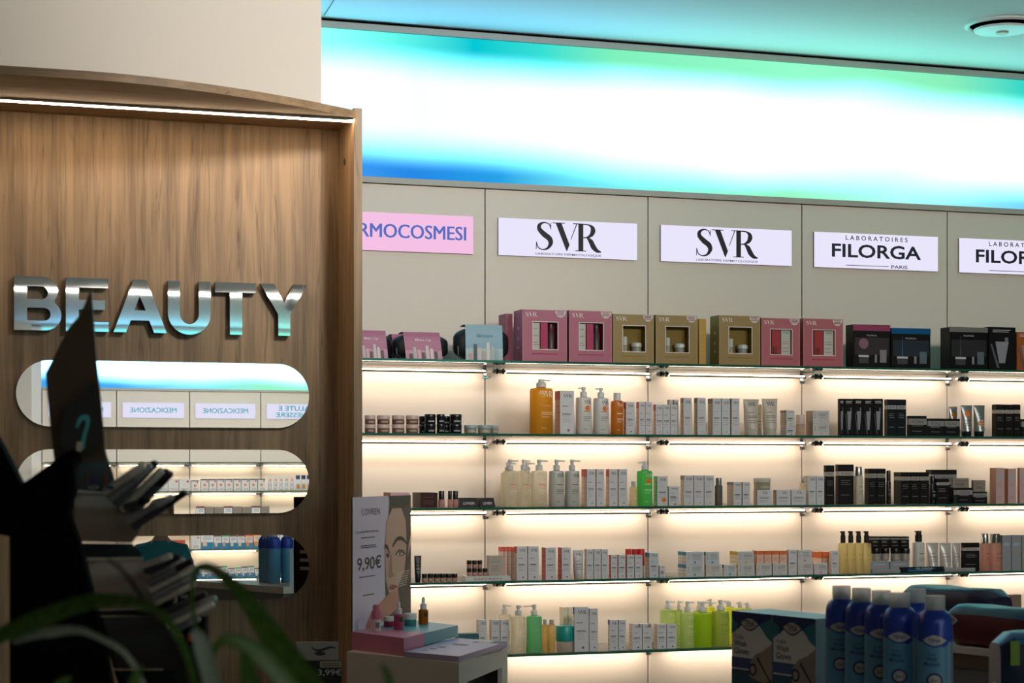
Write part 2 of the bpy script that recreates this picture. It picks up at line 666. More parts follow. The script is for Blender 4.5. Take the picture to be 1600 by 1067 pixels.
# white linear ceiling lights behind the camera
for k, (ya, xa, xb) in enumerate([(-14.3, -4.5, 5.5), (-11.2, -4.5, 5.5)]):
    t = empty('linear_light', ((xa + xb) / 2, ya, CEIL))
    hw = (xb - xa) / 2
    MB().box(-hw, hw, -0.06, 0.06, -0.03, -0.001, WHITE).build('housing', t)
    MB().box(-hw + 0.02, hw - 0.02, -0.045, 0.045, -0.034, -0.030, EMI((1.0, 0.93, 0.86), CEIL_LINE)).build('diffuser', t)
    tag(t, 'long white linear ceiling light, %s from the opposite wall' % ('nearest' if k == 0 else 'farthest'), 'ceiling light', 'linear ceiling lights')


# track spotlights above the frame, aimed at the shelf wall
def spotlight(x, y, aim, watts, cone, label):
    t = empty('track_spotlight', (x, y, CEIL))
    d = (Vector(aim) - Vector((x, y, CEIL - 0.16))).normalized()
    MB().box(-0.09, 0.09, -0.018, 0.018, -0.022, -0.0005, WHITE).build('track_adapter', t)
    MB().rod((0, 0, -0.02), (0, 0, -0.115), 0.008, 0.008, WHITE, 10).build('stem', t)
    c0 = Vector((0, 0, -0.16))
    MB().rod(c0 - d * 0.06, c0 + d * 0.06, 0.045, 0.045, WHITE, 20, [(0, 0.030), (0.1, 0.043), (1, 0.046)]).build('lamp_body', t)
    MB().rod(c0 + d * 0.0601, c0 + d * 0.062, 0.038, 0.038, EMI((1.0, 0.9, 0.78), 8.0, 'lamp_lens'), 20).build('lens', t)
    ld = bpy.data.lights.new('spot', 'SPOT')
    ld.energy = watts
    ld.color = (1.0, 0.92, 0.83)
    ld.spot_size = math.radians(cone)
    ld.spot_blend = 0.9
    ld.shadow_soft_size = 0.22
    lo = bpy.data.objects.new('spot', ld)
    COL.objects.link(lo)
    lo.parent = t
    lo.location = c0 + d * 0.075
    lo.rotation_euler = d.to_track_quat('-Z', 'Y').to_euler()
    tag(t, label, 'spotlight', 'track spotlights')


for k, (x, am, wt, cone) in enumerate([(-0.6, (-1.1, -2.4, 3.1), 1.9, 64), (1.0, (0.9, 0, 1.5), 1.0, 100), (2.5, (2.4, 0, 1.5), 0.9, 100)]):
    spotlight(x, -5.2, am, SPOT_W * wt, cone, 'white track spotlight aimed at the shelves, %s of three' % ('leftmost', 'middle', 'rightmost')[k])

for k, x in enumerate((-0.6, 1.0, 2.6)):  # unseen spots added to brighten the wall that the mirrors show
    spotlight(x, YO + 4.0, (x, YO, 1.5), SPOT_W * 0.9, 100, 'track spotlight added to brighten the opposite wall, %s of three' % ('leftmost', 'middle', 'rightmost')[k])

# ------------------------------------------------------------------ screens above the shelves
SCREEN = EMI((0.80, 0.77, 0.95), 1.02, 'screen_white')
SCREEN_P = EMI((0.93, 0.55, 0.80), 0.98, 'screen_pink')
INK = M('#17141c', 0.6)
SZ0, SZ1 = 2.462, 2.632


def screen(xc, wdt, y, s, face, texts, label):
    t = empty('led_screen', (xc, y, SZ0), 0 if s > 0 else math.pi)
    MB().box(-wdt / 2, wdt / 2, -0.012, 0, 0, SZ1 - SZ0, M('#8d8a92', 0.5), front=face).build('display', t)
    o = MB()
    for (tx, cx, cz, h, wd, bold, mat) in texts:
        if bold < 0:                                  # heavier strokes: the word overprinted with a small shift
            for k, dx in enumerate((bold, -bold)):
                o.text(tx, cx + dx * h, cz, h, -0.0128 - 0.00005 * k, mat, wd, 0.0)
        else:
            o.text(tx, cx, cz, h, -0.0128, mat, wd, bold)
    o.build('lettering', t)
    tag(t, label, 'screen', 'screens along the wall')
    return t


H_ = SZ1 - SZ0
BLUE_INK = EMI((0.10, 0.16, 0.52), 1.0, 'screen_blue_ink')
TEAL_INK = EMI((0.02, 0.38, 0.44), 1.0, 'screen_teal_ink')
NAVY = M('#1c2036', 0.6)
XS = lambda i: i * BAY + BAY / 2
screen(XS(-1), 0.68, 0, 1, SCREEN_P, [('DERMOCOSMESI', 0.007, H_ * 0.53, 0.062, 0.596, -0.03, BLUE_INK)], 'pink screen with blue capitals beside the wooden cabinet')
for i, nm in ((0, 'left'), (1, 'right')):
    o = screen(XS(i), 0.68, 0, 1, SCREEN,
               [('@', 0.0, H_ * 0.56, 0.128, 0.32, 0, INK), ('LABORATOIRE DERMATOLOGIQUE', 0.0, 0.013, 0.011, 0.32, 0.01, NAVY)],
               '%s of two screens with a black three letter serif logo' % nm)
for i, nm in ((2, 'left'), (3, 'right')):
    o = screen(XS(i), 0.68, 0, 1, SCREEN,
               [('FILORGA', 0.0, H_ * 0.50, 0.066, 0.49, 0.022, NAVY), ('L A B O R A T O I R E S', 0.0, H_ * 0.87, 0.022, 0.34, 0.014, NAVY),
                ('PARIS', 0.125, 0.014, 0.017, 0.09, 0.012, NAVY)], '%s of two screens with a seven letter navy logo' % nm)
    MB().rect(-0.17, 0.065, 0.013, 0.016, -0.0128, NAVY).build('logo_rule', o)
for i, nm in ((0, 'leftmost'), (1, 'second'), (2, 'third')):
    screen(OX0 + OBAY * (i + 0.5), 0.68, YO, -1, SCREEN, [('MEDICAZIONE', 0, H_ * 0.52, 0.055, 0.51, -0.015, TEAL_INK)],
           'white screen with one teal word, %s in the topmost mirror' % nm)
screen(OX0 + OBAY * 3.5, 0.68, YO, -1, SCREEN, [('SALUTE E', 0, H_ * 0.72, 0.055, 0.40, 0.012, TEAL_INK), ('BENESSERE', 0, H_ * 0.28, 0.055, 0.46, 0.012, TEAL_INK)],
       'white screen with two teal lines at the topmost mirror right end')

# ------------------------------------------------------------------ glass shelves, LED bars, brackets
ROWN = ['top', 'second', 'third', 'fourth', 'bottom']
DIFF = EMI((1.0, 0.83, 0.66), LED_SHELF, 'shelf_led')
DIFF_O = EMI((1.0, 0.84, 0.62), LED_OPPOSITE, 'shelf_led_opposite')


def shelf_mesh(bay):
    g = GLASS()
    return MB().box(-bay / 2 + 0.0015, bay / 2 - 0.0015, -SHELF_D, -0.006, -0.0055, 0.0055, g, front=GREEN_EDGE, left=GREEN_EDGE, right=GREEN_EDGE).mesh('glass_shelf')


ALU2 = M('#c4b5a6', 0.6)


def bar_meshes(bay, em):
    a = MB().box(-bay / 2 + 0.075, bay / 2 - 0.02, -0.084, -0.076, -0.0365, -0.0290, ALU2).box(-bay / 2 + 0.075, bay / 2 - 0.02, -0.084, -0.038, -0.022, -0.020, ALU2).mesh('profile')  # front lip, and a top plate added to shield the wall above
    d = MB().box(-bay / 2 + 0.080, bay / 2 - 0.025, -0.0755, -0.054, -0.034, -0.0225, em).mesh('diffuser')
    return [('profile', a), ('diffuser', d)]


def bracket_meshes():
    o = MB().box(-0.012, 0.012, -0.006, -0.0005, -0.055, -0.008, CHROME)
    arm = MB().hull([(-0.004, -0.006, -0.05), (0.004, -0.006, -0.05), (0.004, -0.10, -0.026), (-0.004, -0.10, -0.026)],
                    [(-0.004, -0.006, -0.0065), (0.004, -0.006, -0.0065), (0.004, -0.13, -0.0065), (-0.004, -0.13, -0.0065)], CHROME)
    out = [('wall_plate', o.mesh('wall_plate')), ('arm', arm.mesh('arm'))]
    ds = M('#3c3836', 0.3, 0.6)
    for k, x in enumerate((0.018, 0.032, 0.046, 0.060)):
        m = MB()
        m.rod((x - 0.003, -0.080, -0.026), (x + 0.003, -0.080, -0.026), 0.013, 0.013, CHROME if k % 2 == 0 else ds, 14)
        out.append(('clamp_disc', m.mesh('clamp_disc')))
    out.append(('spindle', MB().rod((0.004, -0.080, -0.026), (0.073, -0.080, -0.026), 0.0045, 0.0045, M('#6a625c', 0.3, 0.8), 8).mesh('spindle')))
    return out


SM = {1: shelf_mesh(BAY), -1: shelf_mesh(OBAY)}
BM = {1: bar_meshes(BAY, DIFF), -1: bar_meshes(OBAY, DIFF_O)}
KM = bracket_meshes()
BAYN = ['first', 'second', 'third', 'fourth', 'fifth', 'sixth']
for s, y0, bay, first, n in ((1, 0.0, BAY, -BAY, 6), (-1, YO, OBAY, OX0, 5)):
    where = '' if s > 0 else ' of the mirrored wall'
    for r, z in enumerate(ZS):
        for i in range(n):
            xc = first + bay * (i + 0.5)
            rz = 0 if s > 0 else math.pi
            g = link(SM[s], 'glass_shelf', loc=(xc, y0, z))
            g.rotation_euler.z = rz
            tag(g, 'green edged glass shelf, %s row, %s bay from left%s' % (ROWN[r], BAYN[i], where), 'shelf', 'glass shelves%s' % where)
            t = empty('led_bar', (xc, y0, z), rz)
            for nm, me in BM[s]:
                link(me, nm, t)
            tag(t, 'warm led bar under %s glass shelf, %s bay from left%s' % (ROWN[r], BAYN[i], where), 'light bar', 'shelf light bars%s' % where)
            if i:
                t = empty('shelf_bracket', (xc - bay / 2, y0, z), rz)
                for nm, me in KM:
                    link(me, nm, t)
                tag(t, 'chrome clamp bracket, %s row, %s joint from left%s' % (ROWN[r], BAYN[i - 1], where), 'bracket', 'shelf brackets%s' % where)

# ------------------------------------------------------------------ bulkhead and wooden cabinet
xb = wx(502, YB)
tag(MB().box(-7, xb, YB - 0.001, YB + 0.4, 2.62, CEIL + 0.05, M('#d9d3ca', 0.65)).build('wall_bulkhead'), kind='structure')

OAK = WOOD('oak_vertical', '#ad9272', '#7c664f', 'z')
OAKX = WOOD('oak_horizontal', '#a98c6a', '#7c664f', 'x')
cab_xr = wx(525, YB)                 # inner right corner
fx0 = wx(553, YB - 0.21)
fx1 = wx(566, YB - 0.21)
cab = empty('wall_cabinet', (cab_xr, YB, 0))
MB().box(-4.0, fx0 - cab_xr, 0, 0.03, 0.0, 2.556, OAK).build('back_panel', cab)
sp_ = MB().box(fx0 - cab_xr, fx1 - cab_xr, -0.21, 0.03, 0.0, 2.590, OAK).build('side_panel', cab)
# round dowel hole on the inner face of the side panel
hz = zv(253, dp(535, YB - 0.09))
hole = MB()
hole.rod((fx0 - cab_xr - 0.0012, -0.09, hz), (fx0 - cab_xr + 0.0005, -0.09, hz), 0.011, 0.011, BLACK, 16)
hole.build('dowel_hole', sp_)
prof = []
xs_flat = wx(130, YB - 0.5) - cab_xr
xe = fx0 - cab_xr
prof.append((-4.0, -0.55))
for k in range(17):
    t = k / 16
    e = t ** 1.7
    prof.append((xs_flat + (xe - xs_flat) * t, -0.55 + 0.32 * e))
canopy = MB().prismz([(-4.0, 0.03)] + [p for p in prof] + [(xe, 0.03)], 2.556, 2.579, OAKX).build('canopy', cab)
led = MB()
led.box(-4.0, xe - 0.004, -0.214, -0.200, 2.5465, 2.5555, EMI((1.0, 0.72, 0.45), LED_CABINET, 'cabinet_led'))
led.build('led_line', cab)
MB().box(-4.0, xe - 0.004, -0.219, -0.215, 2.549, 2.556, ALU).box(-4.0, xe - 0.004, -0.199, -0.195, 2.549, 2.556, ALU).build('led_profile', cab)
tag(cab, 'tall wooden cabinet with curved canopy and lit top edge', 'cabinet')

# ------------------------------------------------------------------ mirror letters
MIRROR = bpy.data.materials.new('mirror_silver')
MIRROR.use_nodes = True
_b = MIRROR.node_tree.nodes['Principled BSDF']
_b.inputs['Base Color'].default_value = (0.92, 0.94, 0.94, 1)
_b.inputs['Metallic'].default_value = 1.0
_b.inputs['Roughness'].default_value = 0.0
LMIR = bpy.data.materials.new('polished_steel')
LMIR.use_nodes = True
nt = LMIR.node_tree
_b = nt.nodes['Principled BSDF']
_b.inputs['Base Color'].default_value = (0.80, 0.83, 0.82, 1)
_b.inputs['Metallic'].default_value = 1.0
_b.inputs['Roughness'].default_value = 0.02
_n = nt.nodes.new('ShaderNodeTexNoise')
_n.inputs['Scale'].default_value = 9
_n.inputs['Detail'].default_value = 1
_p = nt.nodes.new('ShaderNodeBump')
_p.inputs['Strength'].default_value = 0.03
_p.inputs['Distance'].default_value = 0.004
nt.links.new(_n.outputs['Fac'], _p.inputs['Height'])
nt.links.new(_p.outputs[0], _b.inputs['Normal'])


def arc(cx, cy, r, a0, a1, n=10, ry=None):
    return [(cx + r * math.cos(math.radians(a0 + (a1 - a0) * k / n)), cy + (ry or r) * math.sin(math.radians(a0 + (a1 - a0) * k / n))) for k in range(n + 1)]


GLY = {
    'B': ([[(0, 0)] + arc(57, 28.5, 31, -90, 52, 12, 28.5) + arc(52, 74, 30, -38, 90, 12, 26) + [(0, 100)],
           [(24, 18), (24, 42)] + arc(56, 30, 12, 90, -90, 8), [(24, 58), (24, 82)] + arc(51, 70, 12, 90, -90, 8)], 88),
    'E': ([[(0, 0), (80, 0), (80, 18), (24, 18), (24, 41), (73, 41), (73, 59), (24, 59), (24, 82), (79, 82), (79, 100), (0, 100)]], 80),
    'A': ([[(0, 0), (23, 0), (32, 23), (66, 23), (75, 0), (98.5, 0), (61, 100), (37, 100)], [(38.5, 42), (48.5, 69), (59.5, 42)]], 98.5),
    'U': ([[(0, 100)] + arc(39.5, 39, 39.5, 180, 360, 18, 41) + [(79, 100), (57, 100)] + arc(39.5, 38, 17.5, 360, 180, 12, 20) + [(22, 100)]], 79),
    'T': ([[(0, 100), (76, 100), (76, 81), (50, 81), (50, 0), (27, 0), (27, 81), (0, 81)]], 76),
    'Y': ([[(0, 100), (26, 100), (44, 64), (62, 100), (87, 100), (55, 41), (55, 0), (33, 0), (33, 41)]], 87),
}
TILT = math.radians(-0.785)
YL = YB - 0.030
sign = empty('letter_sign', (wx(250, YL), YL, 1.905))
for ch, ua, ub in (('B', 22, 96), ('E', 103, 170), ('A', 177.5, 260.5), ('U', 262.5, 329.5), ('T', 336.5, 400.5), ('Y', 407, 480.5)):
    loops, wdt = GLY[ch]
    xa, xb_ = wx(ua, YL), wx(ub, YL)
    kx = (xb_ - xa) / wdt
    cu = bpy.data.curves.new('letter', 'CURVE')
    cu.dimensions = '2D'
    cu.fill_mode = 'BOTH'
    cu.extrude = 0.010
    for lp in loops:
        spn = cu.splines.new('POLY')
        spn.points.add(len(lp) - 1)
        for k, (a, b) in enumerate(lp):
            spn.points[k].co = ((a - wdt / 2) * kx, (b - 50) * 0.0016, 0, 1)
        spn.use_cyclic_u = True
    tmp = bpy.data.objects.new('letter', cu)
    COL.objects.link(tmp)
    me = bpy.data.meshes.new_from_object(tmp.evaluated_get(bpy.context.evaluated_depsgraph_get()))
    bpy.data.objects.remove(tmp)
    me.materials.clear()
    me.materials.append(LMIR)
    me.materials.append(M('#2b3a38', 0.35, 0.7))
    for p in me.polygons:
        p.material_index = 0 if p.normal.z > 0.9 else 1
    o = link(me, 'letter', sign)
    o.location = ((xa + xb_) / 2 - sign.location.x, 0.012, 0.0803)
    o.rotation_euler = (math.radians(90) + TILT, 0, 0)
tag(sign, 'mirror polished raised letters reading BEAUTY on the wooden panel', 'sign')

# pill shaped mirrors
for k, (za, zb) in enumerate([(1.620, 1.8185), (1.356, 1.552), (1.090, 1.289)]):
    xa, xb_ = wx(25, YM), wx(483, YM)
    hw, r = (xb_ - xa) / 2, (zb - za) / 2
    ring = arc(hw - r, 0, r, -90, 90, 24) + arc(-hw + r, 0, r, 90, 270, 24)
    t = empty('wall_mirror', ((xa + xb_) / 2, YM, (za + zb) / 2))
    t.rotation_euler = (TILT, 0, 0)
    o = MB()
    n = len(ring)
    o.add([(a, 0.0, b) for a, b in ring], [tuple(range(n))], MIRROR)
    o.build('mirror_glass', t)
    o = MB()
    o.add([(a, 0.0, b) for a, b in ring] + [(a, 0.011, b) for a, b in ring],
          [(i, n + i, n + (i + 1) % n, (i + 1) % n) for i in range(n)] + [tuple(range(2 * n - 1, n - 1, -1))], M('#9aa39f', 0.25, 0.5))
    o.build('mirror_edge', t)
    tag(t, 'long pill shaped mirror on the wooden panel, %s of three' % ('topmost', 'middle', 'lowest')[k], 'mirror', 'pill shaped mirrors')
# ------------------------------------------------------------------ products
ITEMS = []                     # (root, description, category, shelf row, x, side)
_PC = {}                       # part meshes shared by equal products
R3 = lambda a: round(a, 3)


def place(parts, name, loc, rz=0.0):
    t = empty(name, loc, rz)
    for p in parts:
        o = link(p[1], p[0], t)
        for q in (p[2] if len(p) > 2 else ()):
            link(q[1], q[0], o)
    return t


PAPER = '#d6d4d8'
GREY = M('#5b5862', 0.6)
LIGHTGREY = M('#9a97a0', 0.6)
REDINK = M('#b0565a', 0.6)
ORANGE = M('#f0791a', 0.6)
SILVER = M('#c9c7c4', 0.3, 0.8)
WHITEP = M('#e4e2e0', 0.45)


def lines(o, x0, x1, zs, y, mat, t=0.0012, jag=0.25):
    r = random.Random(int(abs(x0 * 7919) * 1000) + len(zs))
    for z in zs:
        e = x1 - (x1 - x0) * jag * r.random()
        o.rect(x0, e, z - t / 2, z + t / 2, y, mat)


def side_lines(o, w, d, h, mat, n=5):
    x = -w / 2 - 0.0004
    for k in range(n):
        z = h * (0.18 + 0.62 * k / max(n - 1, 1))
        o.add([(x, d * 0.9, z), (x, d * 0.12, z), (x, d * 0.12, z + 0.0022), (x, d * 0.9, z + 0.0022)], [(0, 1, 2, 3)], mat)


def print_carton(style, w, h, d):
    """flat print on a carton, y = front"""
    o = MB()
    y = -0.0005
    k = style['print']
    ink = M(style.get('ink', '#4a4750'), 0.6)
    acc = M(style.get('acc', '#b0565a'), 0.6)
    if k == 'logo':                                   # tall white carton
        o.text('@', w * 0.06, h * 0.885, min(h * 0.085, w * 0.30), y, ink, w * 0.62)
        x0, x1 = -w * 0.36, w * 0.36
        o.rect(x0, x0 + w * 0.45, h * 0.640, h * 0.655, y, acc)
        lines(o, x0, x1, [h * 0.47, h * 0.445], y, ink, 0.0022)
        lines(o, x0, x1, [h * 0.39, h * 0.33, h * 0.28], y, LIGHTGREY, 0.0016)
        r = w * 0.09
        o.add([(w * 0.10 + r * math.cos(a * 0.785), y, h * 0.085 + r * math.sin(a * 0.785)) for a in range(8)], [tuple(range(8))], acc)
        side_lines(o, w, d, h, M(style.get('sideink', '#b9a08c'), 0.6))
    elif k == 'low':                                  # low wide carton with the logo on top
        o.text('@', w * 0.05, h * 0.82, h * 0.17, y, ink, w * 0.34)
        lines(o, -w * 0.34, w * 0.36, [h * 0.52, h * 0.45], y, ink, 0.0018)
        lines(o, -w * 0.34, w * 0.30, [h * 0.30, h * 0.22], y, LIGHTGREY, 0.0016)
        side_lines(o, w, d, h, M(style.get('sideink', '#b9a08c'), 0.6), 3)
    elif k == 'sun':                                  # logo stacked at the left, text block, round mark
        for j, ch in enumerate('SVR'):
            o.text(ch, -w * 0.36, h * (0.80 - 0.17 * j), h * 0.11, y, ink, None, 0.01)
        lines(o, -w * 0.16, w * 0.42, [h * 0.80, h * 0.70, h * 0.60], y, GREY, 0.0016)
        lines(o, -w * 0.16, w * 0.42, [h * 0.48, h * 0.40], y, LIGHTGREY, 0.0014)
        r = h * 0.10
        o.add([(w * 0.0 + r * math.cos(a * 0.785), y, h * 0.17 + r * math.sin(a * 0.785)) for a in range(8)], [tuple(range(8))], acc)
        side_lines(o, w, d, h, M(style.get('sideink', '#b9a08c'), 0.6), 3)
    elif k == 'band':                                 # dark carton with a pale band
        b0, b1 = style.get('band', (0.74, 0.86))
        bm = M(style.get('bandcol', '#a9a5a0'), 0.45)
        o.rect(-w / 2, w / 2, h * b0, h * b1, y, bm)
        o.add([(-w / 2 - 0.0005, d, h * b0), (-w / 2 - 0.0005, 0, h * b0), (-w / 2 - 0.0005, 0, h * b1), (-w / 2 - 0.0005, d, h * b1)], [(0, 1, 2, 3)], bm)
        o.text('FILORGA', 0, h * (b0 + b1) / 2, h * (b1 - b0) * 0.42, y - 0.0003, M('#3b3836', 0.6), w * 0.62)
        lines(o, -w * 0.34, w * 0.34, [h * 0.60, h * 0.55, h * 0.50, h * 0.24], y, M('#8d8a88', 0.5), 0.0016)
    elif k == 'tubepic':                              # black carton with a silver tube picture
        o.add([(-w * 0.26, y, h * 0.66), (w * 0.24, y, h * 0.66), (w * 0.10, y, h * 0.16), (-w * 0.12, y, h * 0.16)][::-1], [(3, 2, 1, 0)], M('#8f8e98', 0.4))
        o.add([(-w * 0.45, y, h * 0.60), (-w * 0.38, y, h * 0.60), (-w * 0.10, y, h * 0.05), (-w * 0.2, y, h * 0.05)], [(0, 1, 2, 3)], M('#55545e', 0.4))
        o.rect(w * 0.10, w * 0.22, h * 0.66, h * 0.76, y, M('#77767f', 0.4))
        lines(o, -w * 0.36, w * 0.40, [h * 0.93, h * 0.89], y, M('#c9c8cc', 0.5), 0.003)
    elif k == 'medical':                              # blue and white pharmacy carton
        o.rect(-w / 2, w / 2, 0, h * 0.42, y, acc)
        o.rect(-w / 2, w / 2, h * 0.86, h, y, ink)
        lines(o, -w * 0.36, w * 0.36, [h * 0.74, h * 0.62], y, GREY, 0.006)
        o.add([(w * 0.02, y - 0.0003, h * 0.18), (w * 0.36, y - 0.0003, h * 0.18), (w * 0.36, y - 0.0003, h * 0.5), (w * 0.02, y - 0.0003, h * 0.5)], [(0, 1, 2, 3)], M(style.get('pic', '#e0c4a0'), 0.6))
    elif k == 'motif':                                # white pharmacy carton with a dark top and round motif
        o.rect(-w / 2, w / 2, h * 0.90, h, y, ink)
        r = w * 0.2
        o.add([(w * 0.02 + r * math.cos(a * 0.785), y, h * 0.5 + r * math.sin(a * 0.785)) for a in range(8)], [tuple(range(8))], acc)
        o.add([(-w * 0.3 + r * 0.6 * math.cos(a * 0.785), y, h * 0.80 + r * 0.6 * math.sin(a * 0.785)) for a in range(8)], [tuple(range(8))], M('#b8525a', 0.6))
        lines(o, -w * 0.4, w * 0.4, [h * 0.22, h * 0.12], y, LIGHTGREY, 0.005)
    elif k == 'plain':
        lines(o, -w * 0.34, w * 0.34, [h * 0.70, h * 0.45, h * 0.35, h * 0.25], y, ink, 0.0016)
    elif k == 'pink':
        o.rect(-w * 0.36, w * 0.30, h * 0.70, h * 0.78, y, M('#a8b4c4', 0.5))
        lines(o, -w * 0.34, w * 0.34, [h * 0.55, h * 0.50, h * 0.20, h * 0.15], y, M('#b98a88', 0.6), 0.0018)
    if style.get('sticker'):
        r = w * 0.23
        cz = h * style['sticker']
        o.add([(w * 0.12 + r * math.cos(a * 0.628), y - 0.0004, cz + r * 0.8 * math.sin(a * 0.628)) for a in range(10)], [tuple(range(10))], ORANGE)
    return o


def band_carton(style, w, h, d):
    """colour band on the side, or colour cap wrapping the top"""
    o = MB()
    y = -0.0005
    if style.get('sideband'):
        b0, b1, hx = style['sideband']
        m = M(hx, 0.5)
        x = -w / 2 - 0.0006
        o.add([(x, d, h * b0), (x, 0, h * b0), (x, 0, h * b1), (x, d, h * b1)], [(0, 1, 2, 3)], m)
    if style.get('capband'):
        b0, hx = style['capband']
        m = M(hx, 0.5)
        o.rect(-w / 2 - 0.0003, w / 2 + 0.0003, h * b0, h, y - 0.0002, m)
        x = -w / 2 - 0.0007
        o.add([(x, d, h * b0), (x, 0, h * b0), (x, 0, h), (x, d, h)], [(0, 1, 2, 3)], m)
    return o


ST = {
    'svr': dict(front=PAPER, side='#e2d6cc', print='logo'),  # white board, the side colour holds a little warm wall glow
    'svr_red': dict(front=PAPER, side='#e6c3b6', print='logo', sideband=(0.80, 1.0, '#d8584e')),  # peach glow of the lit wall painted into the white side
    'svr_allred': dict(front=PAPER, side='#c2403f', print='logo'),
    'svr_brown': dict(front=PAPER, side='#cdbba9', print='logo', acc='#c9bd9a', sideband=(0.86, 1.0, '#8a8075')),
    'svr_blue': dict(front=PAPER, side='#d8d6dc', print='logo', acc='#4f62a8', sideband=(0.84, 1.0, '#3a4fa0')),
    'svr_bluetop': dict(front='#ccd2d8', side='#e4dcd6', print='logo', acc='#4a9ec6', sideband=(0.84, 1.0, '#2f8fb4')),
    'svr_green': dict(front=PAPER, side='#b7e0a6', print='logo', acc='#c7c9a0', sticker=0.20),
    'svr_coral': dict(front=PAPER, side='#e8b9a6', print='logo', capband=None),
    'coralcap': dict(front='#e6c9bb', side='#e6c9bb', print='plain', capband=(0.86, '#e0614c'), ink='#c98f80'),
    'cream': dict(front='#efe6d0', side='#efe6d0', print='plain', ink='#6b6257', sideink='#6b6257'),
    'low': dict(front=PAPER, side='#b9a79a', print='low'),
    'sun_blue': dict(front='#c9cdd2', side='#e2ded8', print='sun', acc='#4e8ec2', sideband=(0.70, 1.0, '#3f88a8')),
    'sun_yellow': dict(front='#cccbcd', side='#ecd9b8', print='sun', acc='#d8b04a', sideband=(0.70, 1.0, '#e0ae4a')),
    'sun_red': dict(front='#d2cdcf', side='#d8c6b8', print='sun', acc='#e07a7a', ink='#a05a60'),
    'sun_grey': dict(front='#cfccca', side='#b59a82', print='sun', acc='#c0b8ae'),
    'sun_tall': dict(front='#d4d3d7', side='#d8cabc', print='logo', acc='#d8a0a8'),
    'orangecap': dict(front='#eec3ac', side='#eec3ac', print='plain', ink='#e06a4c', capband=(0.72, '#e8713a')),
    'dark': dict(front='#12100f', side='#191614', print='band', bandcol='#a39d96'),
    'darkhigh': dict(front='#151211', side='#100e0e', print='band', band=(0.72, 0.83), bandcol='#b3aaa0'),
    'darkblue': dict(front='#0a141b', side='#3a342e', print='band', band=(0.73, 0.84), bandcol='#9c9a98'),
    'darklow': dict(front='#0f1113', side='#161e23', print='band', band=(0.56, 0.86), bandcol='#8f8d8d'),
    'blacktube': dict(front='#0a090d', side='#241f1d', print='tubepic'),
    'maroon': dict(front='#3a1a1a', side='#4a241c', print='plain', ink='#6a4038'),
    'pinkbox': dict(front='#d3a2ae', side='#c76e50', print='plain', ink='#e0b9c0'),
    'pinkskin': dict(front='#c9aaa8', side='#b98068', print='pink'),
    'greycarton': dict(front='#8f979c', side='#a7a098', print='pink'),
    'taupe': dict(front='#7d6a5c', side='#c59a72', print='band', band=(0.55, 0.7), bandcol='#a3958a'),
    'teal': dict(front='#1d5a62', side='#1d5a62', print='plain', ink='#2f7c84'),
    'letterA': dict(front=PAPER, side='#d6bfb4', print='logo', acc='#5a5560', ink='#5a5560'),
    'med_blue': dict(front='#dfe3e6', side='#cfd6da', print='medical', acc='#2c7fa8', ink='#7a4a4c'),
    'med_green': dict(front='#dfe3e6', side='#cfd6da', print='medical', acc='#2c7fa8', ink='#58a06a', pic='#c99a86'),
    'med_orange': dict(front='#e6d2c2', side='#e08a50', print='medical', acc='#3a86a0', ink='#e8772c', pic='#e08a50'),
    'med_white': dict(front='#dad8d6', side='#cfccc8', print='motif', acc='#d4d2d0', ink='#cfcdca'),
    'med_motif': dict(front='#dad8d8', side='#cfccc8', print='motif', acc='#d88a5c', ink='#3a3a44'),
    'med_red': dict(front='#c8452c', side='#c8452c', print='plain', ink='#e8a04a'),
    'kraft': dict(front='#8a6f58', side='#7a6150', print='plain', ink='#3a302a'),
    'flat': dict(front='#8c8178', side='#6b625c', print='plain', ink='#4a443e'),
}


def carton_parts(style, w, h, d):
    w, h, d = R3(w), R3(h), R3(d)
    k = ('c', style, w, h, d)
    if k in _PC:
        return _PC[k]
    s = ST[style]
    dk = lambda hx: int(hx[1:3], 16) < 70 and int(hx[3:5], 16) < 70
    f = M(s['front'], 0.5, 0, 0.2 if dk(s['front']) else 0.5)
    sd = M(s['side'], 0.5, 0, 0.2 if dk(s['side']) else 0.5)
    e = min(0.0008, w * 0.04)
    b = MB()
    # folded board: body, slightly proud lid flap with a seam
    b.box(-w / 2, w / 2, 0, d, 0, h - 0.0012, f, left=sd, right=sd, top=sd)
    b.box(-w / 2 + e, w / 2 - e, e, d - e, h - 0.0012, h, f, left=sd, right=sd)
    _PC[k] = [('body', b.mesh('body')), ('print', print_carton(s, w, h, d).mesh('print'))]
    if s.get('sideband') or s.get('capband'):
        _PC[k].append(('colour_band', band_carton(s, w, h, d).mesh('colour_band')))
    return _PC[k]


ROW = 0
SIDE = 1
YF = -0.355


def zfoot():
    return ZS[ROW] + 0.006


def finish(t, desc, cat, x, row=None):
    ITEMS.append((t, desc, cat, ROW if row is None else row, x, SIDE))
    return t


def cart(u0, u1, vt, style, desc, d=0.05, side=None, back=0, yf=None, on=None, cat='carton', name='skincare_carton'):
    """carton whose front face spans columns u0..u1, top at row vt; on = height of what it stands on, if not the shelf"""
    yf = YF if yf is None else yf
    x0, x1 = wx(u0, yf), wx(u1, yf)
    dep = dp((u0 + u1) / 2, yf)
    zb = zfoot() if on is None else on + 0.0006
    h = zv(vt, dep) - zb
    if side:
        d = max(0.02, (yf - CY) * side / (u0 + 189 - side))
    wd = x1 - x0 - 0.0012
    dd = d if not back else d / (back + 1) - 0.001
    for k in range(back + 1):
        t = place(carton_parts(style, wd, h, dd), name, ((x0 + x1) / 2, yf + k * (dd + 0.0012), zb))
        finish(t, desc if k == 0 else desc + ' behind', cat, (x0 + x1) / 2)
    return zb + h


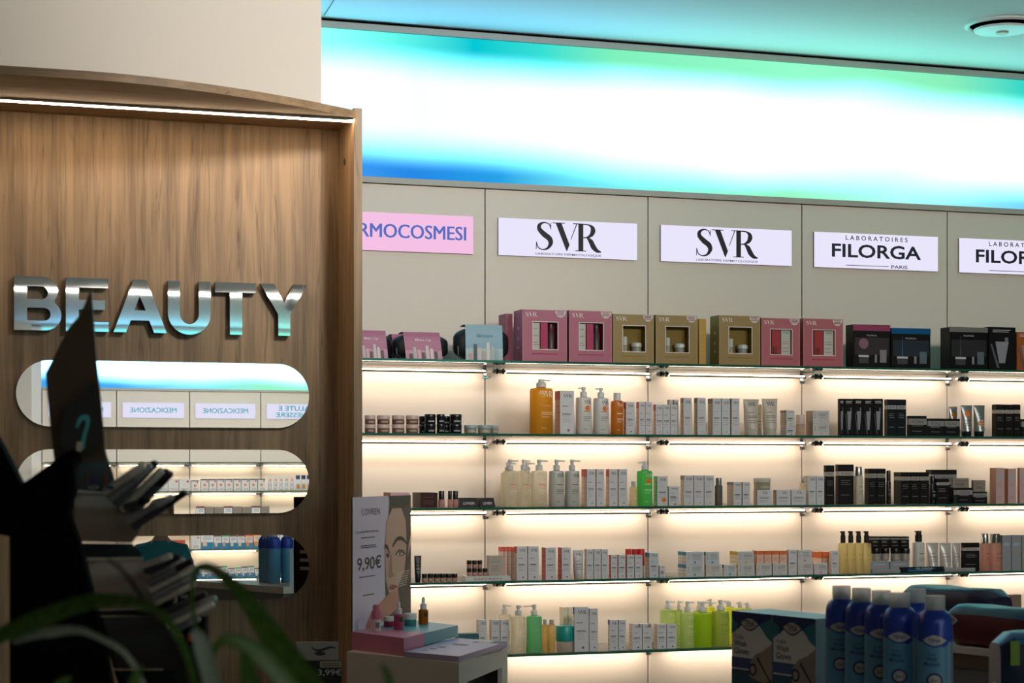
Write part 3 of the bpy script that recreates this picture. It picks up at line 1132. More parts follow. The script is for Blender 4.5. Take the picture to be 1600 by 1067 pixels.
# ---- bottles
def bottle_parts(style, r, hb, ht):
    r, hb, ht = R3(r), R3(hb), R3(ht)
    k = ('b', style, r, hb, ht)
    if k in _PC:
        return _PC[k]
    S = BS[style]
    body = MB()
    body.lathe([(r * 0.93, 0), (r, r * 0.12), (r, hb - r * 0.30), (r * 0.93, hb - r * 0.08), (r * 0.42, hb), (r * 0.36, hb + 0.004)], S['body'], 20, 0, r, S.get('ex', 2.6), S.get('ky', 0.85))
    parts = []
    pr = MB()
    ink = S['ink']
    ky = S.get('ky', 0.85)
    ex = S.get('ex', 2.6)

    def wrap(x, z):
        a = max(-0.98, min(0.98, x / r))
        return (x, r - ky * r * (1 - abs(a) ** ex) ** (1 / ex) - 0.0006, z)

    def bar(x0, x1, z0, z1, m):
        n = 4
        vs = [wrap(x0 + (x1 - x0) * i / n, z) for z in (z0, z1) for i in range(n + 1)]
        pr.add(vs, [(i, i + 1, n + 2 + i, n + 1 + i) for i in range(n)], m)
    if S.get('logo', True):
        vs, fs, tw, th_ = serif_logo()
        kk = r * 1.0 / tw
        pr.add([wrap(r * 0.30 + x * kk, hb * 0.86 + z * kk * 1.15) for x, z in vs], fs, ink)
    for z, wd in ((0.60, 0.9), (0.46, 1.1), (0.42, 1.1), (0.36, 0.8), (0.12, 0.5)):
        bar(-r * 0.30, -r * 0.30 + r * wd, hb * z, hb * z + (0.004 if z == 0.60 else 0.002), S.get('acc', ink) if z == 0.60 else S.get('ink2', ink))
    if S.get('sticker'):
        q = r * 0.42
        pr.add([wrap(r * 0.30 + q * math.cos(a * 0.628), hb * 0.70 + q * 0.8 * math.sin(a * 0.628)) for a in range(10)], [tuple(range(10))], ORANGE)
    if S.get('label'):
        bar(-r * 0.8, r * 0.8, hb * 0.15, hb * 0.55, S['label'])
    parts.append(('body', body.mesh('body'), [('print', pr.mesh('print'))]))
    cm = S['cap']
    if S['top'] == 'pump':
        c = MB().lathe([(r * 0.44, hb + 0.003), (r * 0.44, hb + 0.020), (r * 0.36, hb + 0.024), (r * 0.20, hb + 0.025), (r * 0.20, ht - 0.012)], cm, 14, 0, r)
        parts.append(('collar', c.mesh('collar')))
        n = MB().lathe([(r * 0.26, ht - 0.014), (r * 0.28, ht - 0.006), (r * 0.22, ht)], cm, 12, 0, r)
        n.rod((0, r, ht - 0.005), (S.get('turn', 0.7) * r, r * 0.75, ht - 0.007), 0.0035, 0.0026, cm, 8)
        parts.append(('pump_head', n.mesh('pump_head')))
    elif S['top'] == 'blackpump':
        c = MB().lathe([(r * 0.62, hb + 0.001), (r * 0.62, hb + (ht - hb) * 0.62), (r * 0.5, hb + (ht - hb) * 0.66), (r * 0.5, ht - 0.006)], cm, 14, 0, r)
        parts.append(('collar', c.mesh('collar')))
        n = MB().lathe([(r * 0.55, ht - 0.008), (r * 0.5, ht)], cm, 12, 0, r)
        n.rod((0, r, ht - 0.005), (-r * 0.85, r * 0.8, ht - 0.003), 0.004, 0.003, cm, 8)
        parts.append(('pump_head', n.mesh('pump_head')))
    elif S['top'] == 'cap':
        q = S.get('capr', 0.62)
        c = MB().lathe([(r * q, hb), (r * q, ht - 0.002), (r * q * 0.92, ht)], cm, 16, 0, r)
        parts.append(('cap', c.mesh('cap')))
    _PC[k] = parts
    return parts


WH = M('#e2e0de', 0.35)
BS = {
    'amber': dict(body=CLEAR('#e3bc58', 0.55, 0.6), cap=WH, top='pump', ink=M('#f0e4cf', 0.5), acc=M('#d98a6a', 0.5), turn=0.75),
    'ambersmall': dict(body=CLEAR('#dca658', 0.5, 0.6), cap=WH, top='cap', ink=M('#f0e4cf', 0.5)),
    'white': dict(body=M('#dcd8d4', 0.35), cap=WH, top='pump', ink=GREY, acc=M('#d07a50', 0.5), sticker=True, turn=-0.8),
    'grey': dict(body=M('#c2c1ba', 0.35), cap=M('#cfcfcf', 0.35), top='pump', ink=M('#4a4a4a', 0.5), acc=M('#8e5350', 0.5), turn=1.1),
    'clearfront': dict(body=CLEAR('#f3efe4', 0.62, 0.5), cap=M('#d2d0ce', 0.35), top='pump', ink=M('#b9b1a0', 0.5), turn=0.35),
    'clear': dict(body=CLEAR('#f3efe4', 0.62, 0.5), cap=M('#d2d0ce', 0.35), top='pump', ink=M('#b9b1a0', 0.5), acc=M('#c06060', 0.5), turn=1.1),
    'green': dict(body=CLEAR('#86dd8c', 0.42, 0.5), cap=WH, top='pump', ink=M('#bff0c0', 0.5), sticker=True, turn=-1.0),
    'mint': dict(body=CLEAR('#9fdcb0', 0.40, 0.5), cap=WH, top='pump', ink=M('#78b090', 0.5), turn=-1.5),
    'palegreen': dict(body=CLEAR('#dcecb4', 0.60, 0.5), cap=WH, top='pump', ink=M('#b7c890', 0.5), turn=1.0),
    'lime': dict(body=CLEAR('#cfe64a', 0.42, 0.5), cap=WH, top='pump', ink=M('#8fb81c', 0.5), turn=1.5),
    'olive': dict(body=CLEAR('#c9d67a', 0.35, 0.5), cap=WH, top='pump', ink=M('#5f9a4a', 0.5), turn=1.1),
    'yellow': dict(body=CLEAR('#eaef6a', 0.42, 0.5), cap=WH, top='pump', ink=M('#c0c83a', 0.5), turn=-1.0),
    'smallclear': dict(body=CLEAR('#f4ead0', 0.60, 0.5), cap=M('#b9b7b8', 0.4), top='cap', ink=M('#b0a890', 0.5), logo=False),
    'smalldark': dict(body=CLEAR('#8a8a86', 0.4, 0.4), cap=M('#7d8486', 0.3, 0.4), top='cap', ink=M('#4a4a48', 0.5), logo=False, capr=0.8),
    'peach': dict(body=CLEAR('#f0dba8', 0.50, 0.5), cap=M('#b7b3b0', 0.4), top='cap', ink=M('#c9a870', 0.5), logo=False),
    'oil': dict(body=CLEAR('#efe6bc', 0.58, 0.45), cap=BLACK, top='blackpump', ink=M('#8d8250', 0.5), logo=False, ex=5, ky=0.95),
    'lotionblack': dict(body=M('#cfcac4', 0.4), cap=BLACK, top='blackpump', ink=M('#77726c', 0.5), logo=False, ex=3),
    'creamsilver': dict(body=M('#cbbfae', 0.4), cap=M('#b9b7b5', 0.25, 0.9), top='cap', ink=M('#8e8478', 0.5), logo=False, capr=0.85, ex=3),
    'black': dict(body=M('#0f0f12', 0.3), cap=M('#0c0c0e', 0.3), top='cap', ink=M('#9a9a9c', 0.5), logo=False, capr=0.9),
    'rose': dict(body=CLEAR('#dcb6aa', 0.35, 0.45), cap=M('#a9a7a4', 0.2, 0.95), top='cap', ink=M('#9a5a4c', 0.5), logo=False, capr=0.8, ex=3),
    'gloss': dict(body=CLEAR('#d9a79c', 0.25, 0.4), cap=M('#0f1114', 0.3), top='cap', ink=M('#b98c84', 0.5), logo=False, capr=0.95, ex=4, ky=1.0),
    'medbottle': dict(body=M('#d8dde2', 0.4), cap=M('#24476e', 0.4), top='cap', ink=M('#b06a5a', 0.5), logo=False, capr=0.9, label=M('#b8862c', 0.5)),
}


def bot(u0, u1, vb, vt, style, desc, yf=None, on=None, cat='bottle', name='pump_bottle'):
    yf = YF if yf is None else yf
    yc = yf + (wx(u1, yf) - wx(u0, yf)) / 2
    x0, x1 = wx(u0, yc), wx(u1, yc)
    r = (x1 - x0) / 2 - 0.0006
    dep = dp((u0 + u1) / 2, yf)
    zb = zfoot() if on is None else on + 0.0006
    t = place(bottle_parts(style, r, zv(vb, dep) - zb, zv(vt, dep) - zb), name, ((x0 + x1) / 2, yf, zb))
    return finish(t, desc, cat, (x0 + x1) / 2)


# ---- tubes standing on their caps
TS = {
    'beige': (M('#d3c6b6', 0.4), M('#d8cfc4', 0.4), GREY, None, True),
    'whitetube': (M('#d3d0d0', 0.4), M('#d6cfc4', 0.4), GREY, None, True),
    'silvertube': (M('#9b9d9e', 0.3, 0.5), M('#101418', 0.35), M('#4c5256', 0.5), 0.72, False),
    'silvertube2': (M('#8d9491', 0.3, 0.5), M('#101418', 0.35), M('#cfd4d2', 0.5), 0.42, False),
    'palesilver': (M('#c6c0ba', 0.3, 0.2), M('#c6c0ba', 0.3), M('#6f6a66', 0.5), None, False),
    'navytube': (M('#cdd2d8', 0.4), M('#c8ccd0', 0.4), M('#1f3a66', 0.5), 0.80, False),
    'blackcase': (M('#141414', 0.4), M('#0c0c0c', 0.4), M('#9a9a9a', 0.5), None, False),
}


def tube_parts(style, w, h):
    w, h = R3(w), R3(h)
    k = ('t', style, w, h)
    if k in _PC:
        return _PC[k]
    bm, cm, ink, stick, logo = TS[style]
    hc = h * 0.16
    D = w * 0.42
    rings = []
    for t in (0, 0.15, 0.35, 0.6, 0.8, 0.94, 0.945, 1.0):
        z = hc + (h - hc) * t
        rx = w / 2 * (0.80 + 0.20 * t)
        ry = D * (1 - t) ** 0.8 + 0.0015 if t < 0.94 else 0.0018
        rings.append([(rx * math.cos(2 * math.pi * i / 18), D + ry * math.sin(2 * math.pi * i / 18), z) for i in range(18)])
    b = MB().loft(rings, bm)
    c = MB().lathe([(w * 0.34, 0), (w * 0.36, 0.002), (w * 0.38, hc)], cm, 18, 0, D, 2, 1.0)
    p = MB()

    def wrap(x, z):
        t = max(0, min(1, (z - hc) / (h - hc)))
        ry = D * (1 - t) ** 0.8 + 0.0015
        rx = w / 2 * (0.80 + 0.20 * t)
        q = max(-0.95, min(0.95, x / rx))
        return (x, D - ry * math.sqrt(1 - q * q) - 0.0007, z)
    if logo:
        vs, fs, tw, th_ = serif_logo()
        kk = w * 0.5 / tw
        p.add([wrap(x * kk, h * 0.86 + z * kk) for x, z in vs], fs, ink)
    for z in (0.62, 0.52, 0.48, 0.40, 0.34):
        n = 4
        x0, x1 = -w * 0.28, w * (0.28 if z != 0.62 else 0.1)
        vs = [wrap(x0 + (x1 - x0) * i / n, h * z + dz) for dz in (0, 0.0022) for i in range(n + 1)]
        p.add(vs, [(i, i + 1, n + 2 + i, n + 1 + i) for i in range(n)], ink)
    if stick:
        q = w * 0.24
        p.add([wrap(q * math.cos(a * 0.628) - w * 0.02, h * stick + q * math.sin(a * 0.628)) for a in range(10)], [tuple(range(10))], ORANGE)
    _PC[k] = [('body', b.mesh('body'), [('print', p.mesh('print'))]), ('cap', c.mesh('cap'))]
    return _PC[k]


def tub(u0, u1, vt, style, desc, yf=None, cat='tube', name='cream_tube'):
    yf = YF if yf is None else yf
    yc = yf + (wx(u1, yf) - wx(u0, yf)) * 0.42
    x0, x1 = wx(u0, yc), wx(u1, yc)
    dep = dp((u0 + u1) / 2, yf)
    zb = zfoot()
    t = place(tube_parts(style, x1 - x0 - 0.001, zv(vt, dep) - zb), name, ((x0 + x1) / 2, yf, zb))
    return finish(t, desc, cat, (x0 + x1) / 2)


# ---- jars
JS = {
    'pinkjar': (CLEAR('#a8806e', 0.2, 0.4), M('#d2b7ac', 0.4), 0.55),
    'darkjar': (M('#12161b', 0.25), M('#101820', 0.25), 0.6),
    'bluejar': (M('#9c9488', 0.3), M('#9fb2b6', 0.4), 0.62),
    'creamjar': (M('#a29a7c', 0.4), M('#cfc8ba', 0.4), 0.62),
    'clearjar': (CLEAR('#e6cfc0', 0.35, 0.4), M('#e0cabc', 0.4), 0.55),
    'turqjar': (CLEAR('#e6ded2', 0.35, 0.4), M('#1f9a92', 0.35), 0.40),
    'silverjar': (M('#b2aca6', 0.3, 0.4), M('#15130f', 0.3), 0.60),
    'compact': (CLEAR('#cfa694', 0.2, 0.4), M('#0f0d0d', 0.35), 0.52),
    'redcap': (M('#d9d6d6', 0.4), M('#c92626', 0.4), 0.4),
}


def jar_parts(style, r, h):
    r, h = R3(r), R3(h)
    k = ('j', style, r, h)
    if k in _PC:
        return _PC[k]
    bm, lm, f = JS[style]
    b = MB().lathe([(r * 0.88, 0), (r * 0.95, h * 0.06), (r * 0.95, h * f - 0.001), (r * 0.85, h * f)], bm, 20, 0, r)
    l = MB().lathe([(r * 0.98, h * f), (r, h * f + 0.002), (r, h - 0.003), (r * 0.94, h)], lm, 20, 0, r)
    p = MB()
    ink = M('#d8d2cc', 0.5)
    for z in (0.3, 0.2):
        vs = []
        for zz in (h * z, h * z + 0.0016):
            for i in range(5):
                a = -0.6 + 1.2 * i / 4
                vs.append((r * 0.962 * math.sin(a), r - r * 0.962 * math.cos(a), zz))
        p.add(vs, [(i, i + 1, 6 + i, 5 + i) for i in range(4)], ink)
    _PC[k] = [('body', b.mesh('body'), [('print', p.mesh('print'))]), ('lid', l.mesh('lid'))]
    return _PC[k]


def jar(u0, u1, vt, style, desc, on=None, yf=None, cat='jar', name='cream_jar'):
    yf = YF if yf is None else yf
    yc = yf + (wx(u1, yf) - wx(u0, yf)) / 2
    x0, x1 = wx(u0, yc), wx(u1, yc)
    r = (x1 - x0) / 2 - 0.0004
    dep = dp((u0 + u1) / 2, yf)
    zb = zfoot() if on is None else on + 0.0006
    t = place(jar_parts(style, r, zv(vt, dep) - zb), name, ((x0 + x1) / 2, yf, zb))
    finish(t, desc, cat, (x0 + x1) / 2)
    return zv(vt, dep)


# ---- gift boxes with a cut-out window
def gift(u0, u1, vt, kind, desc, d=0.07, yf=None):
    yf = YF if yf is None else yf
    x0, x1 = wx(u0, yf), wx(u1, yf)
    dep = dp((u0 + u1) / 2, yf)
    zb = zfoot()
    w, h = x1 - x0 - 0.002, zv(vt, dep) - zb
    face, edge, inner = {'pink': ('#ae5c75', '#cf9aa6', '#a01040'), 'gold': ('#987c40', '#c8b684', '#8a6a14'), 'coral': ('#b65e67', '#d49a9c', '#b02a34')}[kind]
    F, E = M(face, 0.45), M(edge, 0.5)
    t = empty('gift_box', ((x0 + x1) / 2, yf, zb))
    a0, a1, b0, b1 = -w * 0.26, w * 0.29, h * 0.24, h * 0.76
    o = MB()
    W2 = w / 2
    # front board with the opening
    o.rect(-W2, a0, 0, h, 0, F).rect(a1, W2, 0, h, 0, F).rect(a0, a1, 0, b0, 0, F).rect(a0, a1, b1, h, 0, F)
    # sides, top, bottom, back
    o.add([(-W2, d, 0), (-W2, 0, 0), (-W2, 0, h), (-W2, d, h)], [(0, 1, 2, 3)], F)
    o.add([(W2, 0, 0), (W2, d, 0), (W2, d, h), (W2, 0, h)], [(0, 1, 2, 3)], F)
    o.add([(-W2, 0, h), (W2, 0, h), (W2, d, h), (-W2, d, h)], [(0, 1, 2, 3)], E)
    o.add([(-W2, 0, 0), (W2, 0, 0), (W2, d, 0), (-W2, d, 0)], [(3, 2, 1, 0)], F)
    o.add([(-W2, d, 0), (W2, d, 0), (W2, d, h), (-W2, d, h)], [(3, 2, 1, 0)], F)
    o.build('box_body', t)
    i = MB()
    q = 0.045
    I = M(inner, 0.6)
    i.rect(a0, a1, b0, b1, q, I)
    for P_ in ([(a0, 0, b0), (a0, q, b0), (a0, q, b1), (a0, 0, b1)], [(a1, 0, b0), (a1, q, b0), (a1, q, b1), (a1, 0, b1)],
               [(a0, 0, b0), (a1, 0, b0), (a1, q, b0), (a0, q, b0)], [(a0, 0, b1), (a1, 0, b1), (a1, q, b1), (a0, q, b1)]):
        i.add(P_, [(0, 1, 2, 3)], I)
    i.build('window_recess', t)
    fr = MB()
    e = 0.0035
    y = -0.0008
    for r_ in ((a0 - e, a1 + e, b0 - e, b0), (a0 - e, a1 + e, b1, b1 + e), (a0 - e, a0, b0, b1), (a1, a1 + e, b0, b1)):
        fr.box(r_[0], r_[1], y, 0, r_[2], r_[3], M('#e2d6d4', 0.5))
    fr.build('window_border', t)
    MB().rect(a0, a1, b0, b1, 0.0008, GLASS()).build('window_pane', t)
    pr = MB()
    wt = M('#e8dfdc', 0.5)
    pr.text('@', -w * 0.30, h * 0.905, h * 0.085, y, wt, w * 0.27)
    c0 = (w * 0.36, h)
    n = 10
    pts = [(c0[0] + w * 0.125 * math.cos(math.pi + math.pi * k / n), y, h * 0.985 + h * 0.13 * math.sin(math.pi + math.pi * k / n)) for k in range(n + 1)]
    pr.add(pts, [tuple(range(n + 1))], M('#dccfcd', 0.5))
    lines(pr, w * 0.27, w * 0.45, [h * 0.965, h * 0.935, h * 0.905], y - 0.0004, M('#8a3048', 0.5), 0.003, 0.1)
    lines(pr, -w * 0.30, w * 0.30, [h * 0.145], y, M(inner, 0.5), 0.004, 0)
    eb = 0.0022
    for r_ in ((-W2, W2, h - eb, h), (-W2, -W2 + eb, 0, h), (W2 - eb, W2, 0, h)):
        pr.rect(r_[0], r_[1], r_[2], r_[3], y + 0.0003, E)
    # side lettering dots
    for z in (0.25, 0.42, 0.62):
        pr.add([(-W2 - 0.0005, d * 0.6, h * z), (-W2 - 0.0005, d * 0.35, h * z), (-W2 - 0.0005, d * 0.35, h * z + 0.012), (-W2 - 0.0005, d * 0.6, h * z + 0.012)], [(0, 1, 2, 3)], E)
    pr.build('print', t)
    bw = a1 - a0
    if kind == 'gold':
        m = MB().lathe([(0.011, b0), (0.011, b0 + 0.026), (0.008, b0 + 0.028)], M('#b9b2a8', 0.4), 12, a0 + bw * 0.16, 0.024)
        m.lathe([(0.0115, b0 + 0.028), (0.0115, b0 + 0.066)], WHITEP, 12, a0 + bw * 0.16, 0.024)
        m.build('small_bottle', t)
        m = MB().lathe([(0.022, b0), (0.022, b0 + 0.022)], M('#a9a6a0', 0.4), 16, a0 + bw * 0.68, 0.024)
        m.lathe([(0.025, b0 + 0.022), (0.025, b0 + 0.034), (0.021, b0 + 0.040)], WHITEP, 16, a0 + bw * 0.68, 0.024)
        m.build('small_jar', t)
    elif kind == 'pink':
        m = MB().box(a0 + 0.001, a0 + bw * 0.30, 0.012, 0.03, b0, b1 - 0.003, M('#d8cfcd', 0.5))
        lines(m, a0 + 0.004, a0 + bw * 0.26, [b0 + 0.02, b0 + 0.03, b0 + 0.06, b0 + 0.09], 0.0115, M('#9a5a62', 0.5), 0.002)
        m.build('tube', t)
        MB().box(a0 + bw * 0.33, a0 + bw * 0.62, 0.008, 0.012, b0, b1 - 0.002, M('#c21a62', 0.5)).build('card', t)
        m = MB().lathe([(bw * 0.14, b0), (bw * 0.14, b0 + 0.07), (bw * 0.08, b0 + 0.078), (bw * 0.08, b1 - 0.006)], M('#57484c', 0.35), 12, a0 + bw * 0.80, 0.026)
        m.build('small_bottle', t)
    else:
        MB().box(a0 + bw * 0.10, a0 + bw * 0.5, 0.010, 0.030, b0, b1 - 0.002, M('#c02430', 0.5)).box(a0 + bw * 0.16, a0 + bw * 0.34, 0.006, 0.010, b0, b0 + 0.035, M('#8a1420', 0.5)).build('card', t)
        m = MB().box(a0 + bw * 0.55, a1 - 0.001, 0.012, 0.03, b0, b1 - 0.002, M('#ddd9d4', 0.5))
        m.text('@', a0 + bw * 0.78, b1 - 0.012, 0.010, 0.0115, GREY, bw * 0.28)
        lines(m, a0 + bw * 0.60, a1 - 0.006, [b0 + 0.015, b0 + 0.03, b0 + 0.05, b0 + 0.06], 0.0115, M('#c05060', 0.5), 0.002)
        m.build('tube', t)
    return finish(t, desc, 'gift box', (x0 + x1) / 2)


# ---- zipped pouches in a paper sleeve
def pouch(u0, u1, s0, s1, vt, vs, kind, desc, yf=-0.34, skew=0.0):
    x0, x1 = wx(u0, yf), wx(u1, yf)
    dep = dp((u0 + u1) / 2, yf)
    zb = zfoot()
    h = zv(vt, dep) - zb
    w = x1 - x0
    t = empty('toiletry_pouch', ((x0 + x1) / 2, yf, zb))
    D = 0.045
    rings = []
    for k in range(19):
        q = math.sin((-1 + 2 * k / 18) * math.pi / 2)
        s = math.sqrt(max(0.0, 1 - abs(q) ** 2.6)) * 0.94 + 0.06
        ring = []
        for i in range(16):
            a = 2 * math.pi * i / 16
            cc, ss = math.cos(a), math.sin(a)
            yy = D + D * s * math.copysign(abs(cc) ** 0.7, cc)
            zz = h / 2 + h / 2 * (0.30 + 0.70 * s) * math.copysign(abs(ss) ** 0.75, ss)
            ring.append((q * w / 2, yy, max(zz, 0)))
        rings.append(ring)
    MB().loft(rings, M('#0c0f14', 0.5)).build('bag', t)
    MB().rod((-w * 0.46, 0.01, h * 0.42), (-w * 0.46, 0.004, h * 0.15), 0.003, 0.002, CHROME, 8).build('zip_pull', t)
    a0, a1 = wx(s0, yf) - (x0 + x1) / 2, wx(s1, yf) - (x0 + x1) / 2
    hs = zv(vs, dep) - zb
    up, dn, ink = {'makeup': ('#993a70', '#b87c9c', '#f0dce4'), 'skin': ('#6b9fb4', '#a4bcc2', '#4f8a96')}[kind]
    m = MB()
    n = 6
    fr = [(-0.006 + 0.010 * (k / n) ** 2, hs * k / n) for k in range(n + 1)]
    ring = [(y, z) for y, z in fr] + [(0.05, hs + 0.001), (0.085, hs * 0.96)]
    sk = lambda z: -skew * (z / hs)
    for k in range(len(ring) - 1):
        (ya, za), (yb_, zb_) = ring[k], ring[k + 1]
        m.add([(a0 + sk(za), ya, za), (a1 + sk(za), ya, za), (a1 + sk(zb_), yb_, zb_), (a0 + sk(zb_), yb_, zb_)], [(0, 1, 2, 3)], M(dn if k < 2 else up, 0.35))
    sl = m.build('paper_sleeve', t)
    p = MB()
    sw = a1 - a0
    txt = {'makeup': 'Make-Up', 'skin': 'Skincare'}[kind]
    fy = lambda z: -0.0075 + 0.010 * (max(0, z) / hs) ** 2
    cxx = (a0 + a1) / 2
    p.text(txt, 0, 0, hs * 0.11, 0, M(ink, 0.5), sw * 0.44, 0.01, fn=lambda x, z: (cxx + sw * 0.02 + x + sk(hs * 0.7), fy(hs * 0.70 + z), hs * 0.70 + z))
    cols = {'makeup': ['#2c2226', '#b9b3b8', '#d7a8b4', '#40343a', '#c8c2c6', '#e0c8cc', '#3a2a30'], 'skin': ['#c49a94', '#23282e', '#cfc8c4', '#b8a8a4', '#d8d4cc', '#a8b8b8', '#8fb0b4']}[kind]
    for k, cc in enumerate(cols):
        xa = a0 + sw * (0.10 + 0.115 * k)
        hh = hs * (0.20 + 0.05 * ((k * 5) % 7))
        p.add([(xa + sk(z), fy(z) - 0.0005, z) for z in (0.002, hh)] + [(xa + sw * 0.085 + sk(z), fy(z) - 0.0005, z) for z in (hh, 0.002)], [(0, 3, 2, 1)], M(cc, 0.4))
    p.build('print', sl)
    return finish(t, desc, 'pouch', (x0 + x1) / 2)


# ---- dark gift sets with a shiny top band
def darkset(u0, u1, vt, vband, band, desc, side=14, kind=0):
    yf = YF
    x0, x1 = wx(u0, yf), wx(u1, yf)
    dep = dp((u0 + u1) / 2, yf)
    zb = zfoot()
    w, h = x1 - x0 - 0.002, zv(vt, dep) - zb
    d = max(0.05, (yf - CY) * side / (u0 + 189 - side)) if side else 0.08
    t = empty('gift_set_box', ((x0 + x1) / 2, yf, zb))
    B = M('#0a080c', 0.35, 0, 0.25)
    MB().box(-w / 2, w / 2, 0, d, 0, h, B).build('box_body', t)
    hb = (zv(vt, dep) - zv(vband, dep))
    bm = M(band, 0.25, 0.6)
    MB().box(-w / 2 - 0.0006, w / 2 + 0.0006, -0.0008, 0.003, h - hb, h + 0.0006, bm).build('top_band', t)
    p = MB()
    y = -0.0006
    p.text('FILORGA', 0.0, h - hb * 1.75, 0.0075, y, M('#b9b5bb', 0.5), w * 0.28, 0.008)
    tint = {0: '#6a4a58', 1: '#2a6a9a', 2: '#565058'}[kind]
    p.rect(-w * 0.46, w * 0.46, h * 0.30, h * 0.70, y, M({0: '#2c2028', 1: '#122230', 2: '#242026'}[kind], 0.35))
    xj = -w * 0.22
    if kind == 0:
        r = w * 0.13
        p.add([(xj + r * math.cos(a * 0.524), y - 0.0003, h * 0.56 + r * math.sin(a * 0.524)) for a in range(12)], [tuple(range(12))], M('#8a5f72', 0.4))
    else:
        p.add([(xj - 0.003, y - 0.0003, h * 0.28), (xj + 0.003, y - 0.0003, h * 0.28), (xj + 0.0008, y - 0.0003, h * 0.80), (xj - 0.0008, y - 0.0003, h * 0.80)], [(0, 1, 2, 3)], M(tint, 0.3))
    p.rect(xj - w * 0.14, xj + w * 0.14, h * 0.24, h * 0.29, y - 0.0004, M('#c9c6c8', 0.4))
    p.rect(xj - w * 0.13, xj + w * 0.13, h * 0.10, h * 0.24, y - 0.0004, M('#3a3a40', 0.4))
    p.rect(w * 0.08, w * 0.14, h * 0.12, h * 0.30, y - 0.0004, M('#8d888c', 0.4))
    p.rect(w * 0.22, w * 0.40, h * 0.12, h * 0.42, y - 0.0004, M('#85808a' if kind == 0 else '#5a6a74', 0.4))
    p.build('print', t)
    return finish(t, desc, 'gift box', (x0 + x1) / 2)
# ================================================================== what stands on the shelves
# ---- top shelf
ROW = 0
pouch(540, 614, 556, 606, 518, 516, 'makeup', 'black pouch in pink make-up sleeve at cabinet edge', skew=0.010)
pouch(617, 704, 634, 691, 521, 519, 'makeup', 'black pouch in pink make-up sleeve left of blue sleeve', skew=0.012)
pouch(713, 799, 727, 785, 511, 507.5, 'skin', 'tall black pouch in pale blue paper sleeve')
pouch(596, 640, 612, 632, 524, 522, 'makeup', 'pink sleeved pouch lying behind two others', yf=-0.20)
gift(816, 886, 484, 'pink', 'pink gift box with magenta card in window', d=0.12)
gift(889, 956.5, 485.5, 'pink', 'pink gift box with magenta card in window', d=0.10)
gift(958, 1021.6, 491, 'gold', 'gold gift box with white jar in window', d=0.09)
gift(1024.5, 1090, 492.5, 'gold', 'gold gift box with white jar in window', d=0.09)
gift(1123.5, 1188, 493, 'gold', 'gold gift box with white jar in window', d=0.10)
gift(1189.5, 1250, 497, 'coral', 'coral gift box with red card in window', d=0.08)
gift(1255, 1317.5, 498, 'coral', 'coral gift box with red card in window', d=0.08)
ST['goldside'] = dict(front='#c79a3c', side='#b98c34', print='plain', ink='#e0c070')
ST['pinkside'] = dict(front='#a85a6e', side='#b06478', print='plain', ink='#c88a98')
cart(1092, 1103.5, 498, 'goldside', 'narrow gold box end between gift boxes', d=0.12, yf=-0.30, cat='gift box', name='gift_box')
cart(790, 801, 490, 'pinkside', 'narrow pink box end behind blue sleeved pouch', d=0.10, yf=-0.22, cat='gift box', name='gift_box')
darkset(1333, 1391, 507.5, 517, '#b8557e', 'black gift set box with pink foil top', side=14, kind=0)
darkset(1392.5, 1454, 513, 522, '#1f6fae', 'black gift set box with blue foil top', side=3, kind=1)
darkset(1484, 1543.5, 511.5, 519, '#a39a9c', 'black gift set box with silver foil top', side=18, kind=2)
ST['tallblack'] = dict(front='#08080a', side='#0c0c10', print='tubepic')
ST['amberbox'] = dict(front='#a35418', side='#7a3c10', print='tubepic')
cart(1545, 1587, 511, 'tallblack', 'tall black box with metallic tubes and silver label', d=0.07, cat='gift box', name='gift_set_box')
cart(1588.5, 1622, 519, 'amberbox', 'amber orange box at right edge', d=0.07, cat='gift box', name='gift_set_box')

# ---- second shelf
ROW = 1
J = 'rose lidded jar'
for a, b in ((569.5, 587), (589, 609), (612, 632), (634, 654)):
    z = jar(a, b, 663, 'pinkjar', 'small jar with rose lid, lower layer,')
    jar(a, b, 648.5, 'pinkjar', 'small jar with rose lid, upper layer,', on=z)
for a, b in ((663, 681), (682, 695), (702.5, 721.5)):
    z = jar(a, b, 662, 'darkjar', 'small black jar, lower layer,')
    jar(a, b, 647, 'darkjar', 'small black jar, upper layer,', on=z)
for a, b in ((654.5, 668), (690, 704)):
    z = jar(a, b, 664, 'darkjar', 'small black jar of the rear line, lower layer,', yf=-0.29)
    jar(a, b, 650, 'darkjar', 'small black jar of the rear line, upper layer,', on=z, yf=-0.29)
for a, b, y in ((725, 745, None), (746, 767, None), (766, 779, -0.295)):
    jar(a, b, 664, 'bluejar', 'low jar with pale blue lid', yf=y)
bot(829, 862.5, 605, 591.6, 'amber', 'big amber bottle with white pump')
cart(875, 897, 610.5, 'svr_red', 'tall white carton with coral side', side=9)
bot(900.5, 923, 620, 604, 'white', 'white pump bottle with orange sticker')
bot(927.5, 950, 621, 605, 'white', 'white pump bottle with orange sticker')
bot(955, 973, 625.5, 613.5, 'ambersmall', 'slim amber bottle with white cap')
cart(978, 992, 628, 'svr_red', 'white carton with coral side', side=4.5)
cart(998, 1008.2, 628, 'svr_red', 'white carton with coral side', side=4.5)
cart(1008.4, 1019, 628, 'svr_red', 'white carton with coral side', side=4.5)
cart(1024.5, 1035.8, 632, 'svr_red', 'short white carton with coral side', side=4.5)
cart(1036, 1047.3, 632, 'svr_red', 'short white carton with coral side', side=4.5)
cart(1047.5, 1058.5, 632, 'svr_red', 'short white carton with coral side', side=4.5)
cart(1046, 1052, 624.5, 'svr_brown', 'grey capped carton in the rear line', side=4, yf=-0.27)
cart(1053, 1060, 624.5, 'svr_brown', 'grey capped carton in the rear line', side=4, yf=-0.27)
cart(1068, 1081, 621.5, 'svr_brown', 'white carton with taupe side', side=6)
